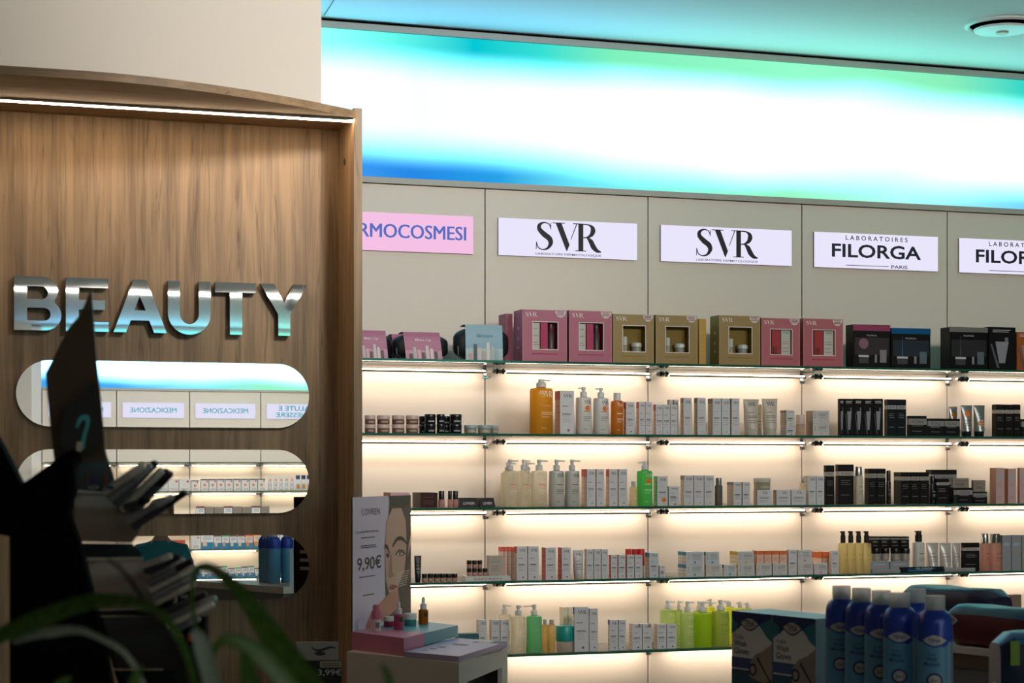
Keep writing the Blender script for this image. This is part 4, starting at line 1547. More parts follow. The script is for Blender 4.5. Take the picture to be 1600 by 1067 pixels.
cart(1089.5, 1103, 621.5, 'svr_brown', 'white carton with taupe side', side=6)
cart(1113.5, 1127, 622.5, 'svr_brown', 'white carton with taupe side', side=9, back=1)
cart(1127.6, 1141, 622.5, 'svr_brown', 'white carton with taupe side', side=5)
cart(1142.8, 1155.5, 622.5, 'svr_brown', 'white carton with taupe side', side=5)
tub(1161, 1185.5, 623, 'beige', 'beige tube standing on its cap')
tub(1190, 1214.7, 622.5, 'beige', 'beige tube standing on its cap')
cart(1183, 1190.5, 632, 'cream', 'cream carton glimpsed between two beige tubes', yf=-0.26)
z = cart(1228.5, 1241.7, 664, 'svr', 'low white carton, lower layer,', side=11)
cart(1228.5, 1241.7, 641, 'svr_brown', 'low white carton, upper layer,', side=11, on=z)
jar(1244, 1256.5, 648, 'clearjar', 'clear blush coloured jar', yf=-0.32)
z = cart(1270, 1296, 662, 'sun_grey', 'wide white carton, lower layer,', side=13)
cart(1270, 1296, 641.5, 'sun_grey', 'wide white carton, upper layer,', side=13, on=z)
for a, b in ((1312, 1319.3), (1319.8, 1334.6), (1335, 1349.3), (1349.8, 1364.4), (1365, 1380)):
    cart(a, b, 623, 'blacktube', 'black carton with silver tube picture', side=3)
cart(1386.5, 1400.6, 624, 'darkblue', 'tall dark teal carton with grey band', side=6)
cart(1401.2, 1416, 624, 'darkblue', 'tall dark teal carton with grey band', side=2)
cart(1420, 1448, 649.5, 'darklow', 'low black carton with grey band', side=2)
cart(1450, 1475, 654, 'darklow', 'low black carton with grey band', side=2)
cart(1475.8, 1500, 654, 'darklow', 'low black carton with grey band', side=2)
tub(1482, 1495.7, 635, 'silvertube', 'silver tube with orange sticker, rear line', yf=-0.27)
tub(1501, 1519, 633, 'silvertube', 'silver tube with orange sticker and black cap')
tub(1520.5, 1538.8, 633, 'silvertube2', 'silver tube with low orange sticker')
for a, b in ((1556, 1569.3), (1569.8, 1583.8), (1584.3, 1594.6)):
    cart(a, b, 632, 'darkhigh', 'dark brown carton with pale band', side=8, back=1)
cart(1596, 1616, 655, 'darklow', 'low black carton at frame edge', side=2)

# ---- third shelf
ROW = 2
cart(610, 640, 769.5, 'pinkbox', 'flat pink carton with orange side behind the poster', side=12, back=1)
cart(657, 684, 769.5, 'maroon', 'dark maroon carton', side=14, back=1)
for a, b in ((685, 694.5), (699.5, 706.3), (707, 716)):
    bot(a, b, 780, 767, 'gloss', 'lip gloss with black cap', cat='lip gloss', name='lip_gloss')
TRAY = M('#08080a', 0.4, 0, 0.2)


def black_tray(u0, u1, vt, vb, text, desc, ink='#c9c6c6'):
    x0, x1 = wx(u0, YF), wx(u1, YF)
    dep = dp((u0 + u1) / 2, YF)
    zb = zfoot()
    h = zv(vt, dep) - zb
    w = (x1 - x0) - 0.002
    t = empty('counter_tray', ((x0 + x1) / 2, YF, zb))
    MB().hull([(-w / 2, 0, 0), (w / 2, 0, 0), (w / 2, 0.07, 0), (-w / 2, 0.07, 0)],
              [(-w / 2 + 0.004, 0.012, h), (w / 2 - 0.004, 0.012, h), (w / 2 - 0.004, 0.065, h), (-w / 2 + 0.004, 0.065, h)], TRAY if vb else M('#c9c5c0', 0.4)).build('tray_body', t)
    if text:
        m = MB()
        m.text(text, 0, 0, min(h * 0.28, 0.012), 0, M(ink, 0.5), w * 0.6, 0.012, fn=lambda x, z: (x, 0.012 * (h * 0.42 + z) / h - 0.0006, h * 0.42 + z))
        m.build('lettering', t)
    finish(t, desc, 'tray', (x0 + x1) / 2)
    return zb + h


black_tray(718, 748, 778, 1, 'LOVREN', 'small black box with white brand lettering')
black_tray(750, 774.5, 778, 1, 'LOVREN', 'small black box with white brand lettering')
for a, b in ((783, 804), (813, 834)):
    bot(a, b, 738, 722, 'clear', 'clear pump bottle in the rear line', yf=-0.25)
for a, b in ((786, 808), (808.6, 827), (830.5, 854)):
    bot(a, b, 735, 718, 'clear', 'clear pump bottle with grey pump')
bot(858, 881, 735, 718, 'grey', 'opaque grey pump bottle')
bot(883, 904.5, 735, 718, 'grey', 'opaque grey pump bottle')
cart(917, 930.7, 733, 'svr_red', 'white carton with coral side', side=10, back=1)
cart(931.8, 944.3, 733, 'svr_red', 'white carton with coral side', side=5)
cart(951.5, 965.4, 733, 'svr_red', 'white carton with coral side', side=6)
cart(966.6, 980.2, 733, 'svr_red', 'white carton with coral side', side=6)
bot(984, 995, 761, 752, 'smallclear', 'small clear bottle with grey cap')
bot(996, 1018, 735, 720.6, 'green', 'bright green pump bottle with orange sticker')
cart(1027, 1043.4, 744, 'svr_green', 'white carton with green side and orange sticker', side=7)
cart(1044.8, 1061.5, 760, 'svr', 'short white carton beside green sided one', side=2)
cart(1068.8, 1083.5, 743, 'svr_brown', 'white carton with taupe side', side=6.5)
cart(1084.2, 1099.8, 743, 'svr_brown', 'white carton with taupe side', side=6.5)
cart(1100.4, 1116, 743, 'svr_brown', 'white carton with taupe side', side=6.5)
bot(1117, 1128.3, 758, 746.5, 'smalldark', 'small smoky bottle with grey cap')
cart(1146, 1158.8, 753, 'svr_brown', 'shorter white carton with taupe side', side=12, back=1)
cart(1160, 1172, 753, 'svr_brown', 'shorter white carton with taupe side', side=5)
z = cart(1183, 1205.7, 765.5, 'low', 'low white carton with taupe side', side=7)
jar(1178, 1203, 747, 'creamjar', 'olive jar with white lid standing on low carton', on=z)
cart(1213, 1235.6, 765.5, 'low', 'low white carton with taupe side', side=6)
cart(1236.6, 1259, 765.5, 'low', 'low white carton with taupe side', side=6)
bot(1250, 1258, 754, 745, 'smallclear', 'tiny blush bottle in the rear line', yf=-0.26)
cart(1263, 1275, 743.5, 'sun_tall', 'slim white carton', side=9, back=1)
cart(1275.6, 1288, 743.5, 'sun_tall', 'slim white carton', side=4)
cart(1290, 1304, 727, 'darkhigh', 'tall black carton with pale band', side=2)
cart(1310, 1334, 725.5, 'darkhigh', 'tall black carton with pale band', side=6)
bot(1335, 1347, 743, 729, 'creamsilver', 'cream bottle with silver cap')
cart(1357, 1369.6, 732, 'dark', 'black carton with grey band', side=8, back=1)
cart(1370.2, 1384, 732, 'dark', 'black carton with grey band', side=4)
bot(1384.6, 1391.6, 752, 735, 'black', 'slim black bottle')
cart(1408, 1422.3, 737.5, 'dark', 'black carton with grey band', side=14, back=1)
cart(1423, 1436.8, 737.5, 'dark', 'black carton with grey band', side=4)
cart(1437.4, 1451.5, 737.5, 'dark', 'black carton with grey band', side=4)
bot(1452.5, 1461.5, 756, 744, 'black', 'slim black bottle')
cart(1463, 1483, 748, 'dark', 'shorter black carton with grey band', side=3)
cart(1455, 1495, 734, 'darklow', 'flat dark box lying at the back', yf=-0.20)
z = cart(1495, 1520, 762, 'darklow', 'low black carton with grey band, lower layer,', side=6)
cart(1489, 1514, 747, 'flat', 'low grey carton, upper layer,', side=4, on=z)
z = cart(1521, 1542.5, 768, 'darklow', 'low black carton with grey band, lower layer,', side=2)
cart(1521, 1540, 750, 'flat', 'low grey carton, upper layer,', side=2, on=z)
cart(1556, 1569.6, 731, 'pinkskin', 'tall pink carton', side=12, back=1)
cart(1575, 1588, 732, 'pinkskin', 'tall pink carton', side=7)
cart(1593, 1608, 731, 'pinkskin', 'tall pink carton', side=4)

# ---- fourth shelf
ROW = 3
tub(647, 658.5, 868.5, 'blackcase', 'slim black tube beside the poster')
for k in range(6):
    jar(658.5 + k * 9.4, 667.5 + k * 9.4, 896.5, 'compact', 'little blush pot with black lid')
zt = black_tray(727, 799, 900, 0, 'LOVREN', 'pale low tray with dark brand lettering', '#5a5450')
for k in range(4):
    z = jar(729 + k * 8.2, 737 + k * 8.2, 888, 'compact', 'little blush pot on the pale tray, lower layer,', on=zt, yf=-0.335)
    if k < 3:
        jar(729 + k * 8.2, 737 + k * 8.2, 875.5, 'compact', 'little blush pot on the pale tray, upper layer,', on=z, yf=-0.335)
ST['acrylic'] = dict(front='#b3a79b', side='#a89c90', print='plain', ink='#7c7068')
cart(764, 786, 868, 'acrylic', 'grey clear stacked box on the pale tray', on=zt, yf=-0.335, d=0.04)
for k in range(4):
    cart(782 + k * 6, 787.4 + k * 6, 854.5, 'coralcap', 'slim peach carton with coral cap', yf=-0.27, d=0.03)
cart(807.5, 824, 853.5, 'svr_red', 'tall white carton with peach glow painted on side', side=4)
cart(825, 842, 853.5, 'svr_red', 'tall white carton with peach glow painted on side', side=3)
cart(852.5, 869, 855.5, 'svr_allred', 'white carton with deep red side', side=7)
cart(877.5, 892, 855.5, 'svr_allred', 'white carton with deep red side', side=7)
tub(894.5, 912, 860, 'whitetube', 'white tube standing on its cap')
for a, b in ((916, 927.4), (928, 939), (939.8, 950.3)):
    cart(a, b, 858, 'sun_tall', 'white carton between tube and red sided cartons', side=4)
cart(954.5, 965, 867, 'svr_allred', 'short white carton with red side', side=4)
cart(966, 977.6, 867, 'svr_allred', 'short white carton with red side', side=4)
cart(979.5, 991.4, 867, 'svr_allred', 'short white carton with red side', side=3)
cart(992, 1004, 867, 'svr_allred', 'short white carton with red side', side=3)
for a, b in ((977, 986.5), (987, 995), (995.5, 1007)):
    jar(a, b, 858, 'redcap', 'tall white jar with bright red cap', yf=-0.285)
cart(1014.8, 1029, 863.5, 'svr_bluetop', 'white carton with blue capped side', side=8)
cart(1030.5, 1039.5, 884, 'svr', 'tiny white carton beside blue capped one', side=2)
for a, b, s1, s2, l1, l2 in ((1072, 1099.2, 'sun_blue', 'sun_blue', 'wide white carton with blue side', 'wide white carton with blue side'),):
    z = cart(a, b, 882, s1, l1 + ', lower layer,', side=15, back=1)
    cart(a, b, 862, s2, l2 + ', upper layer,', side=15, back=1, on=z)
z = cart(1103, 1127.3, 882, 'sun_grey', 'white carton with text block, lower layer,', side=2)
cart(1102.5, 1124, 862, 'sun_blue', 'white carton with text block, upper layer,', side=2, on=z)
cart(1131, 1150, 882, 'sun_blue', 'small white carton with blue dot', side=2)
z = cart(1153, 1178.5, 882, 'sun_yellow', 'white carton with yellow side, lower layer,', side=2)
cart(1153, 1178, 861.5, 'sun_yellow', 'white carton with yellow side, upper layer,', side=15, on=z)
z = cart(1181.5, 1206, 880.5, 'sun_grey', 'low white carton under orange capped boxes', side=2)
cart(1207.5, 1230, 880.5, 'sun_grey', 'low white carton under orange capped boxes', side=2)
for k in range(4):
    cart(1182.5 + k * 11.9, 1193.6 + k * 11.9, 860.5, 'orangecap', 'peach carton with orange cap', yf=-0.352, d=0.05, on=z)
cart(1232, 1245, 858.5, 'sun_tall', 'tall slim white carton beside orange caps', side=2)
z = cart(1246.5, 1270.5, 879, 'sun_grey', 'white carton with round mark, lower layer,', side=2)
cart(1246.5, 1268.6, 859.5, 'sun_red', 'white carton with round mark, upper layer,', side=2, on=z)
cart(1272, 1293.4, 880, 'sun_red', 'low white carton with red text', side=2)
for k in range(3):
    cart(1276 + k * 9, 1284.4 + k * 9, 862, 'orangecap', 'peach carton with orange cap, rear line,', yf=-0.28, d=0.05)
cart(1299, 1310.5, 861, 'sun_tall', 'slim white carton beside yellow oil bottles', side=2)
for cx in (1317, 1329.2, 1341.4, 1353.6):
    bot(cx - 5.9, cx + 5.9, 848.5, 830, 'oil', 'pale yellow oil bottle with black pump', name='oil_bottle')
for a, b in ((1361, 1389.5), (1391, 1421)):
    z = cart(a, b, 877, 'greycarton', 'low silver carton under black jars', side=2)
    m_ = (a + b) / 2
    z2 = jar(a + 0.5, m_ - 0.5, 857, 'silverjar', 'silver jar with black lid on silver carton', on=z, yf=-0.352)
    z3 = jar(m_ + 0.5, b - 0.5, 857, 'silverjar', 'silver jar with black lid on silver carton', on=z, yf=-0.352)
    cart(a + 0.5, m_ - 0.5, 838, 'dark', 'short black carton atop silver jars', on=z2, yf=-0.350, d=0.04)
    cart(m_ + 0.5, b - 0.5, 838, 'dark', 'short black carton atop silver jars', on=z3, yf=-0.350, d=0.04)
bot(1427, 1443, 847, 829.7, 'lotionblack', 'pale lotion bottle with black pump')
for a, b in ((1447, 1466), (1467.3, 1486.3), (1487.5, 1501)):
    tub(a, b, 848.4, 'palesilver', 'pale silver tube standing upright', yf=-0.345)
cart(1505, 1530.6, 848, 'darkhigh', 'dark carton with pale band', side=2)
YF = -0.374
ST['trayblue'] = dict(front='#101c26', side='#101c26', print='plain', ink='#2f7fae')
cart(1363, 1407, 889.5, 'greycarton', 'flat pale shelf strip with dark lettering', d=0.016, cat='shelf strip', name='shelf_strip')
zz = zfoot()
cart(1408, 1475, 885.5, 'trayblue', 'black shelf strip with blue wave and lettering', d=0.016, cat='shelf strip', name='shelf_strip')
_t = ITEMS[-1][0]
_m = MB()
_m.text('FILORGA', 0.01, 0.018, 0.010, -0.0012, M('#b8c4cc', 0.5), 0.09, 0.008)
_m.build('lettering', _t)
cart(1476, 1524, 887.5, 'greycarton', 'white shelf strip right of the black one', d=0.016, cat='shelf strip', name='shelf_strip')
YF = -0.355
bot(1532, 1545, 848.5, 834, 'rose', 'rose bottle with silver cap')
bot(1546, 1563, 848.5, 834, 'rose', 'rose bottle with silver cap')
cart(1566, 1580, 836, 'greycarton', 'tall grey carton', side=2)
cart(1581, 1595.5, 836, 'greycarton', 'tall grey carton', side=2)
cart(1597, 1612, 836, 'greycarton', 'tall grey carton', side=2)

# ---- bottom shelf
ROW = 4
cart(716, 748, 990, 'teal', 'flat teal box behind the counter display', yf=-0.30, d=0.05)
cart(748.5, 761, 968, 'sun_tall', 'white carton behind the counter display', side=5, yf=-0.30)
cart(767.5, 781, 968, 'sun_tall', 'white carton behind the counter display', side=4, yf=-0.30)
cart(782, 796, 968, 'sun_tall', 'white carton behind the counter display', side=2, yf=-0.30)
bot(778, 797.5, 960, 945, 'clear', 'clear pump bottle in the rear line', yf=-0.22)
bot(798.5, 821, 963, 946.4, 'clearfront', 'clear pump bottle with white pump')
bot(823, 846, 962.8, 945.5, 'mint', 'mint green pump bottle')
bot(846.8, 856, 976, 968, 'peach', 'small pale yellow bottle', yf=-0.33)
bot(856.4, 867.5, 976, 968, 'peach', 'small pale yellow bottle')
jar(868.5, 895.5, 978.5, 'turqjar', 'clear jar with big turquoise lid')
cart(888, 894.5, 948.6, 'cream', 'cream striped carton in the rear line', yf=-0.24)
cart(880, 887.5, 948.6, 'cream', 'cream striped carton in the rear line', yf=-0.24)
cart(897.5, 920, 948.6, 'svr_blue', 'tall white carton with blue print', side=2)
cart(921, 934.5, 951, 'svr_blue', 'narrow white carton beside the tall blue print one', side=2)
cart(952.5, 966, 968.3, 'svr_blue', 'short white carton with navy corner', side=3)
cart(967, 978, 968.3, 'svr_blue', 'short white carton with navy corner', side=2)
for a, b in ((988, 1003.2), (1004, 1019.2)):
    cart(a, b, 975, 'letterA', 'white carton with large letter', side=6)
    _m = MB().text('A', 0.010, 0.108, 0.016, -0.0012, M('#3a3642', 0.6), None, 0.01)
    _m.build('lettering', ITEMS[-1][0])
cart(1026.5, 1041.4, 975, 'letterA', 'white carton in front of pale bottles', side=6)
cart(1042.2, 1057.2, 975, 'letterA', 'white carton in front of pale bottles', side=2)
bot(1032, 1054, 953, 939, 'palegreen', 'pale green bottle with white pump, rear line,', yf=-0.25)
bot(1055, 1066, 953, 939, 'palegreen', 'pale green bottle with white pump, rear line,', yf=-0.25)
bot(1063.5, 1084, 957.4, 940, 'palegreen', 'pale clear bottle beside lime bottle')
bot(1085, 1111, 957.8, 941, 'lime', 'lime green pump bottle')
bot(1084, 1100, 955, 940, 'lime', 'lime green pump bottle, rear line,', yf=-0.25)
bot(1103.5, 1117, 949, 936, 'yellow', 'yellow pump bottle, rear line,', yf=-0.22)
bot(1113.5, 1138, 955, 938.5, 'olive', 'olive green pump bottle')
bot(1130, 1147, 949, 940, 'yellow', 'yellow pump bottle, rear line,', yf=-0.24)
bot(1149, 1163, 951, 940, 'yellow', 'yellow pump bottle, rear line,', yf=-0.24)
bot(1161, 1174, 951, 941, 'yellow', 'yellow pump bottle above the glove boxes', yf=-0.30)
for a, b in ((1549, 1563.4), (1564, 1579.8), (1580.6, 1596)):
    cart(a, b, 929, 'taupe', 'taupe carton with pale band', side=6)

# ---- wall opposite, seen in the mirrors
SIDE = -1
OYF = YO + 0.355


def ocoord(u):
    y = 2 * YM - OYF                     # virtual plane behind the mirror
    return wx(u, y), dp(u, y)


def ocart(u0, u1, vt, style, desc, d=0.06, cat='carton', name='pharmacy_carton', kind='c'):
    (x0, dep), (x1, _) = ocoord(u0), ocoord(u1)
    zb = zfoot()
    h = max(0.03, CZ + (796.0 - vt) / F_PX * dep - zb)
    wd = x1 - x0 - 0.003
    if kind == 'c':
        parts = carton_parts(style, wd, h, d)
    elif kind == 't':
        parts = tube_parts(style, wd, h)
    else:
        parts = bottle_parts(style, wd / 2, h * 0.74, h)
    t = place(parts, name, ((x0 + x1) / 2, OYF, zb), math.pi)
    finish(t, desc, cat, (x0 + x1) / 2)


ROW = 1
for a, b in ((220, 231), (232, 243)):
    ocart(a, b, 759, 'med_blue', 'small blue and red pharmacy carton')
for a, b in ((246, 262), (263, 279), (280, 297)):
    ocart(a, b, 757, 'med_white', 'plain white wide pharmacy carton')
ocart(299, 311, 759, 'med_motif', 'white pharmacy carton with dark lid, shorter one')
for k in range(8):
    ocart(314 + k * 12.7, 326 + k * 12.7, 757, 'med_motif', 'white carton with orange motif and dark top')
for k in range(5):
    ocart(418.5 + k * 8.6, 426.3 + k * 8.6, 755, 'navytube', 'white tube with navy top', cat='tube', name='cream_tube', kind='t')
for k in range(4):
    ocart(462.5 + k * 8.7, 470 + k * 8.7, 752, 'medbottle', 'white bottle with navy cap', cat='bottle', name='lotion_bottle', kind='b')
ROW = 2
for k in range(8):
    ocart(306 + k * 14.5, 319.5 + k * 14.5, 799.5 + (k % 3) * 0.7, 'flat' if k % 3 else 'med_blue', 'brown pharmacy carton showing only its top')
ROW = 3
ocart(240, 247.5, 843, 'med_white', 'narrow pale carton beside red packs')
for k in range(4):
    ocart(258 + k * 8, 265.4 + k * 8, 852, 'med_red', 'red and orange pharmacy pack')
ocart(299, 312, 844, 'med_white', 'white pharmacy carton with grey text')
ocart(314, 333, 841, 'med_blue', 'tall white and blue carton with orange picture')
for k, s in enumerate(('med_blue', 'med_green', 'med_blue', 'med_blue', 'med_orange')):
    ocart(334 + k * 12.3, 345.6 + k * 12.3, 844, s, 'blue and white plaster carton')
ocart(396, 410, 842.5, 'med_orange', 'orange topped pharmacy carton')
for a, b in ((415, 436), (437, 452), (453, 470)):
    ocart(a, b, 840, 'med_white', 'big plain white carton with red mark')
ROW = 4
for k in range(11):
    ocart(304 + k * 10.4, 313.6 + k * 10.4, 893 + (k * 3) % 4, ('med_green', 'med_blue')[k % 2], 'little blue and white carton')
ocart(420, 432, 886, 'med_white', 'white carton beside kraft packs')
ocart(433, 450, 886, 'med_white', 'white carton beside kraft packs')
SIDE = 1

# ---- labels: what sets each product apart, in reading order
_by = {}
for it in ITEMS:
    t, desc, cat, row, x, side = it
    bay = int(math.floor((x - (-BAY if side > 0 else OX0)) / (BAY if side > 0 else OBAY)))
    _by.setdefault((desc, row, bay, side), []).append((x, t, cat))
for (desc, row, bay, side), L_ in _by.items():
    L_.sort(key=lambda q: q[0])
    for k, (x, t, cat) in enumerate(L_):
        n = len(L_)
        d_ = desc.rstrip(',')
        if side > 0:
            tail = '%s shelf, %s bay' % (ROWN[row], BAYN[max(0, min(5, bay))])
        else:
            tail = '%s mirrored shelf, %s bay' % (ROWN[row], BAYN[max(0, min(5, bay))])
        if n > 1:
            lab = '%s, %s of %s, %s' % (d_, ORD[k + 1], NUM[n], tail)
        else:
            lab = '%s, %s' % (d_, tail)
        ws = lab.split()
        if len(ws) > 16:
            lab = ' '.join(w_ for w_ in ws if w_ not in ('with', 'and', 'the'))
        tag(t, lab, cat, '%ss on the %s%s shelf' % (cat, ROWN[row], '' if side > 0 else ' mirrored'))
# ================================================================== counter display in front of the cabinet
KD = 5.13
ZP = CZ - 307.0 / F_PX * KD            # top of the white stand


def flat(u, v, z):
    p = pz(u, v, z)
    return Vector((p.x, p.y))


pL, pK, pR = flat(542, 1018, ZP), flat(717, 1036, ZP), flat(793, 1008, ZP)
pB = pL + pR - pK
st = empty('display_stand', (pK.x, pK.y, 0))
rel = lambda p: (p.x - pK.x, p.y - pK.y)
L_, K_, R_, B_ = rel(pL), rel(pK), rel(pR), rel(pB)
GP = M('#c2beb6', 0.5)
lerp = lambda a, b, t: (a[0] + (b[0] - a[0]) * t, a[1] + (b[1] - a[1]) * t)
MB().prismz([L_, K_, R_, B_], ZP - 0.028, ZP, GP).build('top_board', st)
lk = lambda a, b, t0, t1, th, z0, z1, m: MB().prismz([lerp(a, b, t0), lerp(a, b, t1), lerp(lerp(a, b, t1), (lerp(L_, R_, 0.5)), th), lerp(lerp(a, b, t0), (lerp(L_, R_, 0.5)), th)], z0, z1, m)
lk(L_, K_, 0, 1, 0.06, 0, ZP - 0.028, GP).build('front_panel', st)
lk(K_, R_, 0.0, 0.16, 0.06, 0, ZP - 0.028, GP).build('upright', st)
lk(K_, R_, 0.88, 1.0, 0.06, 0, ZP - 0.028, GP).build('upright', st)
lk(K_, R_, 0.16, 0.88, 0.06, ZP - 0.06, ZP - 0.028, GP).build('top_rail', st)
MB().prismz([lerp(p, lerp(L_, R_, 0.5), 0.25) for p in (L_, K_, R_, B_)], 0.0, ZP - 0.03, M('#3a3634', 0.7)).build('dark_core', st)
lk(R_, B_, 0, 1, 0.06, 0, ZP - 0.028, GP).build('back_panel', st)
tag(st, 'pale grey angular display stand under the skincare counter display', 'stand')

dsp = empty('counter_display', (pK.x, pK.y, ZP))
o2 = lambda u, v, z: rel(flat(u, v, z))
ZL = ZP + 0.0165
a = [o2(632, 1018, ZL), o2(717, 1025.5, ZL), o2(792, 1002.8, ZL)]
a.append((a[0][0] + a[2][0] - a[1][0], a[0][1] + a[2][1] - a[1][1]))
lav = MB().prismz(a, 0.0005, 0.0165, M('#a294b8', 0.4)).build('lavender_tray', dsp)
# white curl marks, dark eye shape and black corner strip printed on the lavender tray
pm = MB()
cP = lambda s_, t_: (a[1][0] + (a[0][0] - a[1][0]) * s_ + (a[2][0] - a[1][0]) * t_, a[1][1] + (a[0][1] - a[1][1]) * s_ + (a[2][1] - a[1][1]) * t_)
for s0, t0, rs, rt in ((0.55, 0.62, 0.16, 0.06), (0.70, 0.40, 0.10, 0.035), (0.74, 0.28, 0.08, 0.03), (0.78, 0.17, 0.06, 0.025), (0.45, 0.83, 0.06, 0.03)):
    pm.add([(*cP(s0 + rs * math.cos(k * 0.628), t0 + rt * math.sin(k * 0.628)), 0.0168) for k in range(10)], [tuple(range(10))], M('#2a2630', 0.5))
pm.add([(*cP(s_, t_), 0.0170) for s_, t_ in ((0.0, 0.84), (0.0, 1.0), (0.20, 1.0), (0.20, 0.84))], [(0, 1, 2, 3)], M('#1c1a1e', 0.5))
pm.add([(*cP(s_, t_), 0.0170) for s_, t_ in ((0.22, 0.86), (0.22, 1.0), (0.6, 1.0), (0.6, 0.9))], [(0, 1, 2, 3)], M('#cfc4a8', 0.4))
pm.build('print', lav)
ZT = ZP + 0.0517
b0, b1, b2 = o2(550, 986.8, ZT), o2(631, 996.9, ZT), o2(715.6, 976.7, ZT)
m1 = lerp(b1, b2, 0.36)
n0 = lerp(b0, (b0[0] + m1[0] - b1[0], b0[1] + m1[1] - b1[1]), 1.0)
PINKT = M('#bf7596', 0.4)
MB().prismz([b0, b1, m1, n0], 0.0005, 0.0517, PINKT).build('pink_tray', dsp)
n1 = (n0[0] + b2[0] - m1[0], n0[1] + b2[1] - m1[1])
MB().prismz([lerp(n0, m1, 0.0), lerp(n0, m1, 0.999), b2, n1], 0.0170, 0.0517, M('#4f9aa8', 0.4)).build('teal_tray', dsp)
# poster card along the left rear edge
A0 = Vector((b0[0], b0[1], 0.0))
dirv = Vector((b2[0] - b1[0], b2[1] - b1[1], 0.0))
# length so that the card ends at column 641
best, bt = 1e9, 0.5
for k in range(20, 160):
    q = A0 + dirv * (k / 100.0) + Vector((pK.x, pK.y, 0))
    rx, ry = q.x - CX, q.y - CY
    dd = rx * SN + ry * CS
    uu = 800 + F_PX * (rx * CS - ry * SN) / dd
    if abs(uu - 641) < best:
        best, bt, dend = abs(uu - 641), k / 100.0, dd
wv = dirv * bt
PW = wv.length
PHH = zv(777, (CZ - ZT) * F_PX / (986.8 - HOR)) - ZT
ang = math.atan2(wv.y, wv.x)
card = MB().box(0, PW, -0.002, 0.002, 0, PHH, M('#d3cce4', 0.35), back=M('#120c0c', 0.6, 0, 0.1), left=M('#2a2224', 0.6)).build('poster_card', dsp)
card.location = (A0.x, A0.y, 0.0519)
card.rotation_euler = (0, 0, ang)
pp = MB()
y = -0.0026
X = lambda t: t * PW
Z = lambda t: t * PHH
P2 = lambda pts, m, k=0: pp.add([(X(q[0]), y - 0.0003 * k, Z(q[1])) for q in pts], [tuple(range(len(pts)))], m)
SKIN, HAIR, SHADE = M('#d3ab95', 0.5), M('#3a3426', 0.5), M('#8f6a58', 0.5)
P2([(0.56, 0.0), (1, 0.0), (1, 1), (0.62, 1), (0.60, 0.86), (0.53, 0.62), (0.54, 0.30)], M('#5a4a3c', 0.5))            # dark hair ground
P2([(0.60, 1.0), (1.0, 1.0), (0.97, 0.93), (0.84, 0.90), (0.62, 0.93)], M('#39402c', 0.5), 1)
P2([(0.53, 0.55), (0.56, 0.80), (0.66, 0.90), (0.82, 0.90), (0.90, 0.80), (0.92, 0.60), (0.88, 0.40), (0.74, 0.26), (0.60, 0.24), (0.55, 0.34)], SKIN, 2)   # face
P2([(0.62, 0.24), (0.76, 0.27), (0.80, 0.12), (0.45, 0.02), (0.20, 0.0), (0.30, 0.12), (0.50, 0.20)], M('#c98a76', 0.5), 1)   # neck and shoulder
P2([(0.20, 0.0), (0.45, 0.0), (0.42, 0.16), (0.30, 0.12)], M('#c77f74', 0.5), 2)
sv, sf = stroke2d([(0.66, 0.60), (0.74, 0.655), (0.84, 0.655), (0.92, 0.61)], [0.02, 0.032, 0.03, 0.012])
pp.add([(X(p), y - 0.0012, Z(q)) for p, q in sv], sf, HAIR)                                                          # brow
sv, sf = stroke2d([(0.53, 0.61), (0.57, 0.60), (0.61, 0.55)], [0.03, 0.03, 0.012])
pp.add([(X(p), y - 0.0012, Z(q)) for p, q in sv], sf, HAIR)
P2([(0.70, 0.535), (0.77, 0.575), (0.86, 0.565), (0.90, 0.53), (0.80, 0.515)], M('#6a5048', 0.5), 4)                  # eye shadow, white, iris
P2([(0.725, 0.535), (0.78, 0.555), (0.86, 0.535), (0.79, 0.522)], M('#d8cfc8', 0.5), 5)
P2([(0.765, 0.545), (0.79, 0.552), (0.81, 0.540), (0.79, 0.525)], M('#2c2a2a', 0.5), 6)
P2([(0.54, 0.545), (0.58, 0.555), (0.61, 0.53), (0.57, 0.515)], M('#3a2c28', 0.5), 5)
P2([(0.62, 0.54), (0.645, 0.54), (0.66, 0.40), (0.70, 0.37), (0.62, 0.355), (0.585, 0.375), (0.60, 0.42)], M('#ad8470', 0.5), 4)   # nose
P2([(0.59, 0.285), (0.64, 0.305), (0.68, 0.30), (0.77, 0.285), (0.68, 0.26), (0.62, 0.262)], M('#9a4a48', 0.5), 5)     # mouth
P2([(0.93, 0.50), (1.0, 0.62), (1.0, 0.70), (0.96, 0.62)], M('#d8b8a8', 0.5), 3)                                      # dropper at the cheek
for k in range(7):
    P2([(0.74 - 0.01 * k, 0.385 - 0.018 * k), (0.97 - 0.01 * k, 0.40 - 0.018 * k), (0.97 - 0.01 * k, 0.394 - 0.018 * k), (0.74 - 0.01 * k, 0.379 - 0.018 * k)], M('#d9cabc', 0.5), 4)
TXT = M('#3b3644', 0.5)
pp.text('LOVREN', X(0.30), Z(0.885), 0.020, y, M('#6b6478', 0.5), X(0.30), 0.006)
pp.text('La performance', X(0.24), Z(0.735), 0.011, y, TXT, X(0.36), 0.008)
lines(pp, X(0.13), X(0.40), [Z(0.69), Z(0.63), Z(0.615)], y, TXT, 0.003)
pp.text('9,90€', X(0.27), Z(0.49), 0.046, y, M('#18161c', 0.5), X(0.40), 0.012)
lines(pp, X(0.10), X(0.40), [Z(0.395)], y, TXT, 0.003)
lines(pp, X(0.16), X(0.36), [Z(0.255)], y, TXT, 0.003)
pp.build('poster_print', card)
bp_ = MB()                                            # dark reverse with a hand and three lines of text
